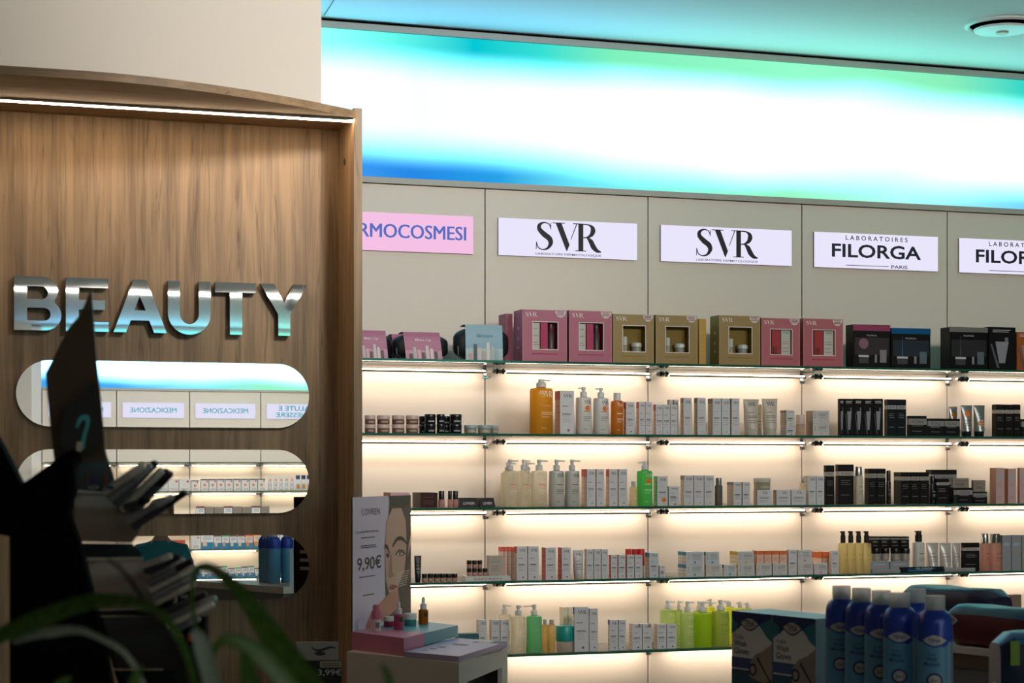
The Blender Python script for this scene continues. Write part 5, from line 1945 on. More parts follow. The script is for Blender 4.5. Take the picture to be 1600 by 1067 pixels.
for k in range(4):
    bp_.add([(X(0.10 + 0.10 * k + dx), 0.0026, Z(0.80 + dz + 0.02 * (k % 2))) for dx, dz in ((0.0, 0.10), (0.07, 0.10), (0.12, -0.02), (0.08, -0.06), (0.04, -0.03))], [(0, 1, 2, 3, 4)], M('#a88474', 0.6))
for k in range(3):
    bp_.add([(X(q), 0.0026, Z(0.52 - 0.07 * k + w_)) for q, w_ in ((0.06, 0), (0.62, 0), (0.62, 0.028), (0.06, 0.028))][::-1], [(0, 1, 2, 3)], M('#8a8280', 0.6))
bp_.build('reverse_print', card)
tag(dsp, 'skincare counter display with face poster and pink, teal, lavender trays', 'display')


def on_tray(name, u, v, z, parts, label, cat):
    p = flat(u, v, z)
    t = empty(name, (p.x, p.y, z + 0.0004))
    for nm, m in parts:
        m.build(nm, t)
    tag(t, label, cat, 'samples on the counter display')


def dropper(body, r, h1, h2):
    cap = M('#e2e0de', 0.4)
    return [('body', MB().lathe([(r * 0.95, 0), (r, 0.003), (r, h1 - 0.004), (r * 0.6, h1)], body, 18)),
            ('collar', MB().lathe([(r * 0.66, h1), (r * 0.66, h1 + (h2 - h1) * 0.42), (r * 0.4, h1 + (h2 - h1) * 0.46)], cap, 14)),
            ('rubber_bulb', MB().lathe([(r * 0.32, h1 + (h2 - h1) * 0.46), (r * 0.34, h2 - 0.006), (r * 0.2, h2)], cap, 12)),
            ('label_mark', MB().rect(-r * 0.2, r * 0.6, h1 * 0.5, h1 * 0.8, -r - 0.0006, M('#3a3028', 0.5)) if h1 > 0.045 else MB().rect(-r * 0.3, r * 0.3, h1 * 0.3, h1 * 0.5, -r - 0.0006, M('#8a4a5a', 0.5)))]


s_ = KD / F_PX
on_tray('airless_bottle', 588, 987, ZT, [
    ('body', MB().lathe([(0.0130, 0), (0.0138, 0.002), (0.0138, 0.036)], M('#d8d2d2', 0.4), 18)),
    ('cap', MB().lathe([(0.0140, 0.0365), (0.0140, 0.058), (0.0105, 0.066), (0.0105, 0.076), (0.008, 0.079)], M('#c46a86', 0.4), 18)),
    ('label_mark', MB().rect(-0.006, 0.006, 0.012, 0.028, -0.0142, M('#7a7076', 0.5)))],
    'white and pink airless bottle on the pink tray', 'bottle')
on_tray('cream_jar', 608, 979, ZT, [
    ('body', MB().lathe([(0.0155, 0), (0.0165, 0.002), (0.0165, 0.017)], M('#9a2a48', 0.3), 18)),
    ('lid', MB().lathe([(0.0170, 0.0172), (0.0170, 0.028), (0.016, 0.030)], M('#e0dcda', 0.4), 18))],
    'small crimson jar with white lid on the display', 'jar')
on_tray('dropper_bottle', 623, 983.5, ZT, dropper(CLEAR('#c85a78', 0.15, 0.3), 0.0145, 0.046, 0.082), 'pink dropper bottle with white bulb on the display', 'bottle')
on_tray('cream_jar', 641, 977, ZT, [
    ('body', MB().lathe([(0.0175, 0), (0.0185, 0.002), (0.0185, 0.018)], M('#3f8f8c', 0.3), 18)),
    ('lid', MB().lathe([(0.0190, 0.0182), (0.0190, 0.034), (0.018, 0.036)], M('#dde2e0', 0.4), 18))],
    'teal jar with white lid on the display', 'jar')
on_tray('dropper_bottle', 661.5, 975, ZT, dropper(CLEAR('#c47a1c', 0.2, 0.4), 0.0150, 0.046, 0.082), 'amber dropper bottle with white bulb on the display', 'bottle')

# ================================================================== price board below the cabinet
pd = 5.25
q0 = pt(440, 1067, pd)
brd = empty('price_board', (pt(490, 1067, pd).x, pt(490, 1067, pd).y, 0), -TH)
kx = lambda u: (u - 490) / F_PX * pd
kz = lambda v: zv(v, pd)
MB().box(kx(463), kx(528), 0.0, 0.01, kz(1060), kz(1003), M('#9a938c', 0.6)).build('photo_card', brd)
MB().box(kx(440), kx(535), -0.03, -0.001, 0.0, kz(1031), M('#0b0a0b', 0.5)).build('black_base', brd)
m = MB()
ey = -0.0006
sv, sf = stroke2d([(kx(487), kz(1009)), (kx(490), kz(1014)), (kx(500), kz(1016)), (kx(517), kz(1011)), (kx(525), kz(1013))], [0.001, 0.004, 0.007, 0.006, 0.002])
m.add([(p, ey, q) for p, q in sv], sf, M('#2a2422', 0.6))
m.add([(kx(500) + 0.016 * math.cos(k * 0.628), ey, kz(1021) + 0.006 * math.sin(k * 0.628)) for k in range(10)], [tuple(range(10))], M('#2f2826', 0.6))
m.build('eye_picture', brd)
MB().box(kx(502), kx(535), -0.033, -0.0305, kz(1041), kz(1031.5), M('#a79a84', 0.6)).build('price_tag', brd)
m = MB()
m.text('3,99€', kx(517), kz(1049), 0.020, -0.0308, M('#b9b6b2', 0.5), 0.066, 0.012)
m.text('M', kx(453), kz(1035.5), 0.010, -0.0308, M('#b9b6b2', 0.5))
m.rect(kx(447), kx(459), kz(1045.5), kz(1041.5), -0.0308, M('#b9b6b2', 0.5))
lines(m, kx(505), kx(533), [kz(1035), kz(1038)], -0.0337, M('#4a4238', 0.5), 0.0025, 0.1)
m.build('lettering', brd)
tag(brd, 'black price board with an eye photo at the cabinet foot', 'price sign')

# ================================================================== gondola with wash gloves and spray cans
GX = Vector((0.308, -1.158)).normalized()        # along its front, towards the camera
GY = Vector((-GX.y, GX.x))                       # away from the aisle

bx2 = pt(1274.8, 967, 3.70)                     # near top corner of the second glove box
ZG = 1.045
rzg = math.atan2(GX.y, GX.x)
bw_, bh_, bd_ = 0.125, bx2.z - ZG, 0.10
TEALD, NAVYD = M('#1c7c8a', 0.5), M('#1c3470', 0.5)


def glove_box(origin, label):
    t = empty('glove_box', (origin.x, origin.y, ZG), rzg)
    W_, H_b = bw_, bh_
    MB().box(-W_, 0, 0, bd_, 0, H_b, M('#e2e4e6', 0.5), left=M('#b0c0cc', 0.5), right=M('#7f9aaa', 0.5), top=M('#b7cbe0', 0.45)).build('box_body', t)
    m = MB()
    y = -0.0006
    m.add([(-W_, y, H_b), (-W_, y, H_b * 0.80), (-W_ * 0.86, y, H_b * 0.76), (-W_ * 0.72, y, H_b * 0.84), (-W_ * 0.30, y, H_b * 0.84), (-W_ * 0.14, y, H_b * 0.72), (0, y, H_b * 0.66), (0, y, H_b)], [tuple(range(8))], NAVYD)
    m.add([(-W_ * 0.28, y - 0.0002, H_b * 0.86), (0, y - 0.0002, H_b * 0.95), (0, y - 0.0002, H_b * 0.64), (-W_ * 0.16, y - 0.0002, H_b * 0.72)], [(3, 2, 1, 0)], TEALD)
    m.add([(-W_, y - 0.0002, H_b * 0.92), (-W_ * 0.84, y - 0.0002, H_b * 0.84), (-W_ * 0.9, y - 0.0002, H_b * 0.74), (-W_, y - 0.0002, H_b * 0.70)], [(3, 2, 1, 0)], TEALD)

    def eye(rx, rz, yy, mat):
        n = 12
        up = [(-rx + 2 * rx * k / n, rz * (1 - abs(-1 + 2 * k / n) ** 1.7)) for k in range(n + 1)]
        pts = up[::-1] + [(x, -z * 1.1) for x, z in up[1:-1]]
        m.add([(-W_ * 0.54 + x, yy, H_b * 0.855 + z) for x, z in pts][::-1], [tuple(range(len(pts)))], mat)
    eye(W_ * 0.245, H_b * 0.088, y - 0.0004, NAVYD)
    eye(W_ * 0.215, H_b * 0.070, y - 0.0007, M('#c9c2ba', 0.5))
    m.text('TENA', -W_ * 0.54, H_b * 0.855, 0.0125, y - 0.0010, NAVYD, W_ * 0.24, 0.012)
    ik = M('#2a3c58', 0.5)
    m.text('ProSkin', -W_ * 0.80, H_b * 0.67, 0.008, y, ik, W_ * 0.22)
    m.text('Wash', -W_ * 0.78, H_b * 0.585, 0.012, y, ik, W_ * 0.30, 0.008)
    m.text('Gloves', -W_ * 0.75, H_b * 0.485, 0.013, y, ik, W_ * 0.36, 0.008)
    m.rect(-W_, -W_ * 0.3, H_b * 0.26, H_b * 0.40, y, M('#39538a', 0.5))
    m.rect(-W_, 0, 0, H_b * 0.24, y, M('#24506a', 0.5))
    hand = [(-W_ * 0.55, 0.16), (-W_ * 0.52, 0.36), (-W_ * 0.40, 0.46), (-W_ * 0.20, 0.52), (0, 0.62), (0, 0.16), (-W_ * 0.2, 0.10)]
    m.add([(x, y - 0.0004, z * H_b) for x, z in hand][::-1], [tuple(range(len(hand)))], M('#9b928a', 0.5))
    m.add([(-W_ * 0.46 + W_ * 0.10 * math.cos(k * 0.524), y - 0.0008, H_b * 0.26 + H_b * 0.085 * math.sin(k * 0.524)) for k in range(12)], [tuple(range(12))], M('#1d2c44', 0.5))
    m.add([(-W_ * 0.46 + W_ * 0.06 * math.cos(k * 0.524), y - 0.0011, H_b * 0.26 + H_b * 0.055 * math.sin(k * 0.524)) for k in range(12)], [tuple(range(12))], M('#a89c94', 0.5))
    m.add([(-W_ * 0.36, y - 0.0008, H_b * 0.40), (-W_ * 0.02, y - 0.0008, H_b * 0.10), (-W_ * 0.05, y - 0.0008, H_b * 0.16), (-W_ * 0.34, y - 0.0008, H_b * 0.44)], [(0, 1, 2, 3)], M('#2a2a30', 0.5))
    m.build('print', t)
    tag(t, label, 'box', 'wash glove boxes')


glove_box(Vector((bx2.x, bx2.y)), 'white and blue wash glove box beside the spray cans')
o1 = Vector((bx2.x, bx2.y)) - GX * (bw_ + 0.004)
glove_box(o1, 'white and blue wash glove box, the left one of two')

CANB, CANT = M('#2747b4', 0.25, 0.1), M('#5c96bc', 0.35)
CLR = CLEAR('#e8eaec', 0.35, 0.5)


def can_parts():
    r, h = 0.0265, 0.150
    parts = []
    body = MB().lathe([(r * 0.96, 0), (r, 0.003), (r, 0.100)], CANT, 28, 0, 0)
    parts.append(('can_body', body))
    sh = MB().lathe([(r, 0.1001), (r, 0.128), (r * 0.96, 0.137), (r * 0.80, 0.1455), (r * 0.60, 0.150)], CANB, 28, 0, 0)
    parts.append(('can_shoulder', sh))
    cap = MB().lathe([(r * 0.58, 0.1502), (r * 0.58, 0.172), (r * 0.55, 0.1735)], CLR, 24, 0, 0)
    parts.append(('cap', cap))
    noz = MB().lathe([(r * 0.50, 0.1505), (r * 0.50, 0.157), (r * 0.30, 0.160), (r * 0.16, 0.161), (r * 0.16, 0.166)], M('#c9c9c9', 0.4), 16, 0, 0)
    parts.append(('nozzle', noz))
    m = MB()
    R = r + 0.0005

    def wr(x, z, k=0):
        a = x / r
        return ((R + 0.0003 * k) * math.sin(a), -(R + 0.0003 * k) * math.cos(a), z)

    def fill(pts, mat, k=0):
        """convex outline subdivided into slices so that it follows the can"""
        xs = sorted({p[0] for p in pts})
        x0, x1 = xs[0], xs[-1]
        N_ = 14

        def span(x):
            zs = []
            n = len(pts)
            for i in range(n):
                (xa, za), (xb, zb) = pts[i], pts[(i + 1) % n]
                if min(xa, xb) - 1e-9 <= x <= max(xa, xb) + 1e-9:
                    zs.append(za if abs(xb - xa) < 1e-9 else za + (zb - za) * (x - xa) / (xb - xa))
            return min(zs), max(zs)
        for i in range(N_):
            xa, xb = x0 + (x1 - x0) * i / N_, x0 + (x1 - x0) * (i + 1) / N_
            la, ha = span(xa)
            lb, hb = span(xb)
            m.add([wr(xa, la, k), wr(xb, lb, k), wr(xb, hb, k), wr(xa, ha, k)], [(0, 1, 2, 3)], mat)

    def eyep(cx, cz, rx, rz):
        up = [(cx - rx + 2 * rx * k / 10, cz + rz * (1 - abs(-1 + 2 * k / 10) ** 1.7)) for k in range(11)]
        return up + [(x, 2 * cz - z) for x, z in up[::-1][1:-1]]
    fill([(-0.030, 0.1005), (0.0, 0.0965), (0.012, 0.090), (0.030, 0.1005)], CANB, 0)
    fill(eyep(0.0, 0.1015, 0.021, 0.0105), CANB, 1)
    fill(eyep(0.0, 0.1022, 0.0185, 0.0085), M('#c4beb8', 0.4), 2)
    ik = M('#16305a', 0.5)
    for tx, cz, hh, wd, mat, bo in (('TENA', 0.1022, 0.0062, 0.0185, CANB, 0.012), ('ProSkin', 0.0795, 0.0040, 0.012, ik, 0), ('Wash', 0.0720, 0.0062, 0.016, ik, 0.01), ('Mousse', 0.0640, 0.0062, 0.024, ik, 0.01)):
        m.text(tx, 0, cz, hh, 0, mat, wd, bo, fn=lambda x, z, c_=cz: wr((x - 0.004) if c_ < 0.09 else x, c_ + z, 3))
    fill([(0.0125 * math.cos(k * 0.524), 0.0375 + 0.0125 * math.sin(k * 0.524)) for k in range(12)], M('#1c3568', 0.5), 1)
    fill([(0.0090 * math.cos(k * 0.524), 0.0375 + 0.0090 * math.sin(k * 0.524)) for k in range(12)], M('#b9b4b0', 0.5), 2)
    m.text('3in1', 0, 0.0375, 0.0062, 0, ik, 0.0125, 0.01, fn=lambda x, z: wr(x, 0.0375 + z, 3))
    fill([(0.026, 0.0), (0.044, 0.0), (0.044, 0.098), (0.026, 0.098)], M('#6c8fb4', 0.5), 0)
    fill([(0.0225, 0.0), (0.026, 0.0), (0.026, 0.100), (0.0225, 0.100)], M('#9fb8bc', 0.5), 0)
    parts.append(('print', m))
    for nm, mb in parts:
        mb.v = [(x, y_, z if (nm == 'can_body' and z < 0.001) else z + 0.05) for x, y_, z in mb.v]
    return [(nm, mb.mesh(nm)) for nm, mb in parts]


CAN = can_parts()
CSC = 1.12
for u, dep, nm in [(1315, 3.13, 'leftmost'), (1346, 3.07, 'second from left'), (1377, 3.01, 'third from left'), (1406.5, 2.95, 'front central'), (1432, 3.05, 'hindmost'), (1461, 2.89, 'rightmost')]:
    p = pt(u, 950, dep * CSC)
    t = empty('spray_can', (p.x, p.y, ZG), -TH - 0.25)
    t.scale = (CSC, CSC, (1.5 - (1.5 - 1.3027) * CSC - ZG) / 0.2235)
    for n_, me in CAN:
        link(me, n_, t)
    tag(t, 'blue and teal wash mousse spray can with clear cap, %s of six' % nm, 'spray can', 'wash mousse spray cans')

# counter that carries boxes and cans
foot = [pt(u, 900, d_) for u, d_ in ((1110, 3.93), (1360, 2.8), (1505, 2.9), (1492, 3.7), (1300, 3.95))]
c0 = sum(foot, Vector()) / len(foot)
gu = empty('gondola_unit', (c0.x, c0.y, 0))
fp = [(p.x - c0.x, p.y - c0.y) for p in foot]
MB().prismz([(a_ * 0.97, b_ * 0.97) for a_, b_ in fp], 0, ZG - 0.03, M('#6b6a6c', 0.5)).build('unit_body', gu)
MB().prismz(fp, ZG - 0.0295, ZG - 0.0004, M('#c6c0b6', 0.5)).build('top_board', gu)
tag(gu, 'low grey unit under the glove boxes and spray cans', 'shelf unit')

# second unit behind with pad packs
z2 = 1.093
E1 = pt(1478, 1008, (CZ - z2) * F_PX / (1008 - HOR))
ub = empty('gondola_unit', (E1.x, E1.y, 0), rzg)
MB().box(-0.7, 0.55, 0.012, 0.5, 0, z2 - 0.048, M('#77777a', 0.5)).build('unit_body', ub)
MB().box(-0.7, 0.55, 0.006, 0.5, z2 - 0.0475, z2 - 0.0155, M('#6a5748', 0.5)).build('wood_rail', ub)
MB().box(-0.7, 0.55, 0.0, 0.5, z2 - 0.015, z2, M('#d8d2c8', 0.5)).build('top_board', ub)
tag(ub, 'grey unit with white edged board under the pad packs', 'shelf unit')


def pad_pack(loc, rz, L, W, H, top, low, split, label, eye=None, sticker=None):
    """plastic pillow pack lying on its side; local x along its length"""
    t = empty('pad_pack', loc, rz)
    rings = []
    n = 20
    for k in range(11):
        q = -1 + 2 * k / 10
        s = (1 - abs(q) ** 6) ** 0.5 * 0.12 + 0.88 if abs(q) < 0.99 else 0.72
        ring = []
        for i in range(n):
            a_ = 2 * math.pi * i / n
            cc, ss = math.cos(a_), math.sin(a_)
            yy = W / 2 + W / 2 * s * math.copysign(abs(cc) ** 0.45, cc)
            zz = H / 2 + H / 2 * s * math.copysign(abs(ss) ** 0.5, ss) * (1 + 0.03 * math.sin(5 * q + 3 * a_))
            ring.append((q * L / 2, yy, max(0.0005, zz)))
        rings.append(ring)
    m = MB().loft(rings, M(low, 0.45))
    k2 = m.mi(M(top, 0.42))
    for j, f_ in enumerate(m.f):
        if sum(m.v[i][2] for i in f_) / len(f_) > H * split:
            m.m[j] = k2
    m.build('wrapper', t)
    MB().rod((-L * 0.5, W * 0.5, H * 0.2), (-L * 0.5 - 0.006, W * 0.5, H * 0.2), H * 0.16, H * 0.05, M(low, 0.3), 10).build('end_fold', t)
    if eye is not None:
        o = MB()
        up = [(-0.022 + 0.044 * k / 10, 0.012 * (1 - abs(-1 + 2 * k / 10) ** 1.7)) for k in range(11)]
        ps = up + [(x, -z) for x, z in up[::-1][1:-1]]
        o.add([(eye[0] + x, -0.004, eye[1] + z) for x, z in ps][::-1], [tuple(range(len(ps)))], M('#c9c4c0', 0.4))
        o.text('TENA', eye[0], eye[1], 0.008, -0.0046, M('#14234a', 0.5), 0.024, 0.012)
        o.build('brand_mark', t)
    if sticker:
        MB().box(sticker[0], sticker[1], -0.0035, 0.0, sticker[2], sticker[3], M('#6f8f2a', 0.5)).build('green_sticker', t)
    tag(t, label, 'pad pack', 'pad packs')
    return t


g2 = lambda x, y_, z: (E1.x + GX.x * x + GY.x * y_, E1.y + GX.y * x + GY.y * y_, z)
pad_pack(g2(0.105, 0.012, z2), rzg, 0.25, 0.10, 0.093, '#2f6d86', '#5a1420', 0.72, 'maroon and teal pad pack behind the spray cans', eye=(-0.098, 0.058))
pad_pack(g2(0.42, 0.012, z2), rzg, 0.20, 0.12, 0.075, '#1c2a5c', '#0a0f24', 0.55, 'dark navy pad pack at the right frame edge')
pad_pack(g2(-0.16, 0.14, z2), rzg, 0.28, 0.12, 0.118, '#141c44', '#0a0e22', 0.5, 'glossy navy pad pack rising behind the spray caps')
fb = pt(1612, 1000, 3.35)
fz = zv(991, 3.35)
tb = empty('side_table', (fb.x, fb.y, 0), -TH)
MB().box(-0.045, 0.5, -0.02, 0.32, 0, fz - 0.151, M('#4a4a4d', 0.5)).box(-0.05, 0.51, -0.03, 0.33, fz - 0.1505, fz - 0.1405, M('#8a8680', 0.5)).build('table_body', tb)
tag(tb, 'low grey table just below the frame under a blue pack', 'table')
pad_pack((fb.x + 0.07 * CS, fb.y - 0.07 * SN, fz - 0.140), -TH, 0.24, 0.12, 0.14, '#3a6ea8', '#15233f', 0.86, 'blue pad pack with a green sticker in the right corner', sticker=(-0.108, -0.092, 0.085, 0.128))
# ================================================================== make-up display, close to the camera at the left
SD = 2.2
BLK = M('#060606', 0.7, 0, 0.02)
SMOKE = M('#4a3a2e', 0.45, 0, 0.2)
sb_ = pt(120, 1300, SD)
mk = empty('makeup_display', (sb_.x, sb_.y, sb_.z))


def mkp(pts, d0, d1, mat, name, parent=None):
    """slab whose near outline is pts (column, row) at depth d0, run back to depth d1"""
    near = [pt(u, v, d0) - sb_ for u, v in pts]
    far = [pt(800 + (u - 800) * d0 / d1, HOR + (v - HOR) * d0 / d1, d1) - sb_ for u, v in pts]
    return MB().hull([tuple(p) for p in near], [tuple(p) for p in far], mat).build(name, parent or mk)


mkp([(15, 1300), (15, 838), (-30, 830), (-30, 640), (2, 697), (33, 757), (60, 738), (90, 716), (113, 702), (118, 760), (104, 800), (125, 855), (150, 960), (172, 1060), (215, 1300)][::-1], SD, SD + 0.02, BLK, 'side_panel')
# tall spire panel that closes the top
mkp([(142, 452), (126, 490), (106, 514), (71, 583), (77, 652), (85, 722), (168, 722), (163, 697), (157, 624), (151, 571), (146, 500)], SD + 0.05, SD + 0.054, SMOKE, 'header_panel')


def tier(un0, un1, uf0, uf1, vn0, vn1, vf0, vf1, name, mat, bulge=0.02):
    """curved front panel between the near edge (un, at depth SD) and the far edge (uf, at depth SD+0.14)"""
    n = 6
    rings_n, rings_f = [], []
    m = MB()
    vs = []
    for k in range(n + 1):
        t = k / n
        b_ = math.sin(math.pi * t) * bulge
        a_ = pt(un0 + (un1 - un0) * t, vn0 + (vn1 - vn0) * t, SD + 0.022) - sb_
        c_ = pt(uf0 + (uf1 - uf0) * t, vf0 + (vf1 - vf0) * t, SD + 0.14) - sb_
        off = Vector((CS, -SN, 0)) * b_
        vs += [tuple(a_), tuple(c_ + off)]
    back = [tuple(Vector(v) + Vector((-CS * 0.006, SN * 0.006, 0))) for v in vs]
    fs = [(2 * k, 2 * k + 1, 2 * k + 3, 2 * k + 2) for k in range(n)]
    N0 = len(vs)
    fs += [(a + N0, c + N0, b + N0, d + N0)[::-1] if False else (d + N0, c + N0, b + N0, a + N0) for a, b, c, d in fs]
    m.add(vs + back, fs, mat, True)
    m.build(name, mk)


GLOSSB = M('#6a5a4e', 0.22)
tier(112, 116, 167, 183, 705, 766, 712, 772, 'picture_panel', M('#171314', 0.6, 0, 0.05), 0.002)
tier(116, 116, 185, 206, 770, 846, 774, 848, 'curved_panel', GLOSSB)
tier(116, 133, 206, 221, 848, 872, 849, 873, 'tray_front', M('#0c0a0a', 0.6, 0, 0.05), 0.004)
tier(133, 155, 221, 238, 876, 952, 874, 950, 'curved_panel', GLOSSB)
tier(155, 160, 238, 247, 954, 962, 952, 962, 'tray_front', M('#0c0a0a', 0.6, 0, 0.05), 0.002)
tier(160, 185, 247, 272, 964, 1045, 962, 1045, 'curved_panel', M('#231d1a', 0.5, 0, 0.1))
tier(185, 260, 272, 330, 1047, 1258, 1047, 1240, 'base_front', BLK, 0.0)
# light lips on the tiers
for (u0, v0, u1, v1) in ((118, 768, 186, 773), (134, 874, 222, 873)):
    p_, q_ = pt(u0, v0, SD + 0.02) - sb_, pt(u1, v1, SD + 0.14) - sb_
    MB().rod(p_, q_, 0.0022, 0.0022, M('#9a8a78', 0.6), 8).build('tier_lip', mk)
# dark picture strip: navy cup, red pencils
m = MB()
for (u, v, du, dv, hx) in ((146, 752, 8, 12, '#1c2440'), (146, 761, 9, 3, '#8a7a70'), (135, 748, 3, 12, '#4a1a1c'), (166, 748, 3, 12, '#5a1c20'), (172, 762, 7, 4, '#14344a')):
    ps = [pt(u + du * math.cos(k * 0.785), v + dv * math.sin(k * 0.785), SD + 0.018) - sb_ for k in range(8)]
    m.add([tuple(p) for p in ps][::-1], [tuple(range(8))], M(hx, 0.4))
m.build('picture_print', mk)
tag(mk, 'tall black make-up display seen edge on, blurred in front of the cabinet', 'display')

# leaflet card with a teal curl, propped in the display
lf = empty('leaflet', pt(130, 700, SD + 0.03))
l0 = lf.location.copy()
outl = [(150, 594), (156, 612), (163, 690), (136, 706), (92, 702), (99, 641)]
near = [tuple(pt(u, v, SD + 0.028) - l0) for u, v in outl]
far = [tuple(pt(u, v, SD + 0.034) - l0) for u, v in outl]
MB().hull(near, far, M('#1c1a1a', 0.3)).build('leaflet_card', lf)
m = MB()
sv, sf = stroke2d([(120, 668), (126, 655), (135, 652), (137, 662), (132, 680), (128, 702)], [3, 7, 9, 6, 6, 7])
m.add([tuple(pt(a_, b_, SD + 0.0272) - l0) for a_, b_ in sv], sf, M('#3f9aa0', 0.4))
m.add([tuple(pt(a_, b_, SD + 0.0270) - l0) for a_, b_ in ((120, 690), (129, 690), (127, 706), (119, 704))], [(0, 1, 2, 3)], M('#b9a890', 0.5))
m.build('printed_curl', lf)
tag(lf, 'dark leaflet with a teal curl on the make-up display', 'leaflet')

# make-up pencils and mascaras that stick out of the trays
PEN = [
    (165, 768, 226, 726, 7.5, 0), (172, 780, 236, 727, 7.5, 1), (181, 789, 244, 722, 7.0, 2), (190, 795, 254, 734, 7.5, 0), (206, 796, 262, 735, 7.5, 3), (214, 796, 268, 738, 6.5, 2),
    (196, 792, 232, 781, 6.0, 3), (201, 812, 270, 776, 6.0, 1), (208, 824, 290, 769, 6.5, 3),
    (226, 884, 268, 868, 6, 0), (228, 893, 280, 868, 6, 3), (230, 903, 288, 874, 6, 1), (233, 912, 300, 876, 6, 2), (236, 922, 306, 886, 6, 0), (240, 932, 312, 894, 6, 1), (244, 942, 304, 912, 6, 0),
    (250, 960, 322, 928, 6, 3), (266, 964, 338, 934, 6.5, 1), (262, 978, 334, 944, 6, 0), (270, 986, 312, 966, 5.5, 1),
]
PC_ = [('#c9beb2', '#d6cfc6'), ('#8b8b90', '#a7a7ac'), ('#6a6a70', '#0a0a0c'), ('#45454a', '#141416')]
for k, (u0, v0, u1, v1, rp, kind) in enumerate(PEN):
    d0 = SD + 0.03 + 0.017 * (k % 6)
    p_, q_ = pt(u0, v0, d0 + 0.02), pt(u1, v1, d0)
    t = empty('makeup_pencil', p_)
    r = rp / F_PX * SD * 0.92
    v_ = q_ - p_
    b_, c_ = PC_[kind]
    MB().rod((0, 0, 0), v_ * 0.66, r, r, M(b_, 0.3, 0.35), 14).build('barrel', t)
    MB().rod(v_ * 0.661, v_, r, r, M(c_, 0.3, 0.3), 14, [(0, r * 1.02), (0.9, r * 1.0), (1, r * 0.7)]).build('cap', t)
    if k == 2:
        MB().rod(v_ * 0.86, v_ * 0.93, r * 1.06, r * 1.06, M('#4f9ecf', 0.3), 14).build('blue_ring', t)
    bun = ('top', 'second', 'third', 'lowest')[0 if k < 6 else 1 if k < 9 else 2 if k < 16 else 3]
    st0 = (0, 6, 9, 16)[0 if k < 6 else 1 if k < 9 else 2 if k < 16 else 3]
    tag(t, 'blurred make-up pencil, %s from top of the %s tray bundle' % (ORD[k - st0 + 1], bun), 'pencil', 'make-up pencils in the display trays')

# price card and lipsticks further down
pc = empty('price_card', pt(272, 936, SD + 0.17) - sb_, -TH)
pc.parent = mk
k_ = (SD + 0.17) / F_PX
MB().box(-32 * k_, 32 * k_, 0, 0.004, -40 * k_, 28 * k_, M('#0c0b0c', 0.5, 0, 0.1)).build('card', pc)
m = MB()
m.text('3', 2 * k_, 0, 12 * k_, -0.0006, M('#c9c6c2', 0.5), None, 0.015)
lines(m, 10 * k_, 24 * k_, [6 * k_, 3 * k_], -0.0006, M('#9a9692', 0.5), 0.0012)
m.build('lettering', pc)
bxp = pt(300, 1000, 2.6)
tb2 = empty('lipstick_tray', (bxp.x, bxp.y, bxp.z - 0.06), -TH)
MB().box(-0.03, 0.018, 0, 0.03, 0, 0.092, BLK).box(-0.034, 0.020, -0.03, 0.0, 0, 0.052, M('#15100f', 0.4)).build('tray_body', tb2)
tag(tb2, 'small black tray holding two red lipsticks', 'tray')
for k, u in enumerate((283, 297)):
    p_ = pt(u, 1000, 2.58)
    t = empty('lipstick', (p_.x, p_.y, tb2.location.z + 0.0525))
    MB().lathe([(0.0045, 0), (0.0045, 0.008)], BLK, 12).build('case', t)
    MB().lathe([(0.004, 0.0082), (0.004, 0.015), (0.002, 0.0185)], M('#a8201c', 0.35), 12).build('bullet', t)
    tag(t, 'red lipstick in the small black tray, %s one' % ('left', 'right')[k], 'lipstick', 'red lipsticks')

# counter the display stands on, with the planter in front
cz0 = sb_.z - 0.001
ct = empty('sales_counter', (sb_.x, sb_.y, 0), -TH)
MB().box(-0.75, 0.32, -0.12, 0.55, 0, cz0 - 0.03, M('#3b332c', 0.6)).build('counter_body', ct)
MB().box(-0.77, 0.34, -0.14, 0.57, cz0 - 0.0295, cz0, M('#57504a', 0.4)).build('counter_top', ct)
tag(ct, 'dark sales counter below the make-up display', 'counter')

# ================================================================== plant right in front of the camera
PD = 1.2
root = pt(330, 1500, PD)
plant = empty('potted_plant', (root.x, root.y, 0))
base = Vector((root.x, root.y, 0))
MB().lathe([(0.10, 0.0), (0.115, 0.02), (0.14, root.z + 0.02), (0.15, root.z + 0.05), (0.135, root.z + 0.05), (0.13, root.z + 0.01)], M('#3f3d3b', 0.5), 28).build('planter', plant)
MB().lathe([(0.129, root.z + 0.008), (0.01, root.z + 0.02)], M('#241a12', 0.9), 20).build('soil', plant)


def leafmat(name, h0, h1):
    m = bpy.data.materials.new(name)
    m.use_nodes = True
    nt = m.node_tree
    b = nt.nodes['Principled BSDF']
    n = nt.nodes.new('ShaderNodeTexNoise')
    n.inputs['Scale'].default_value = 40
    r = nt.nodes.new('ShaderNodeValToRGB')
    r.color_ramp.elements[0].color = lin(h0)
    r.color_ramp.elements[1].color = lin(h1)
    r.color_ramp.elements[0].position = 0.35
    r.color_ramp.elements[1].position = 0.7
    nt.links.new(n.outputs['Fac'], r.inputs[0])
    nt.links.new(r.outputs[0], b.inputs['Base Color'])
    b.inputs['Roughness'].default_value = 0.4
    return m


LG, LP = leafmat('leaf_green', '#2a4a12', '#4c7022'), leafmat('leaf_grey_green', '#8a9a8a', '#aab6a6')


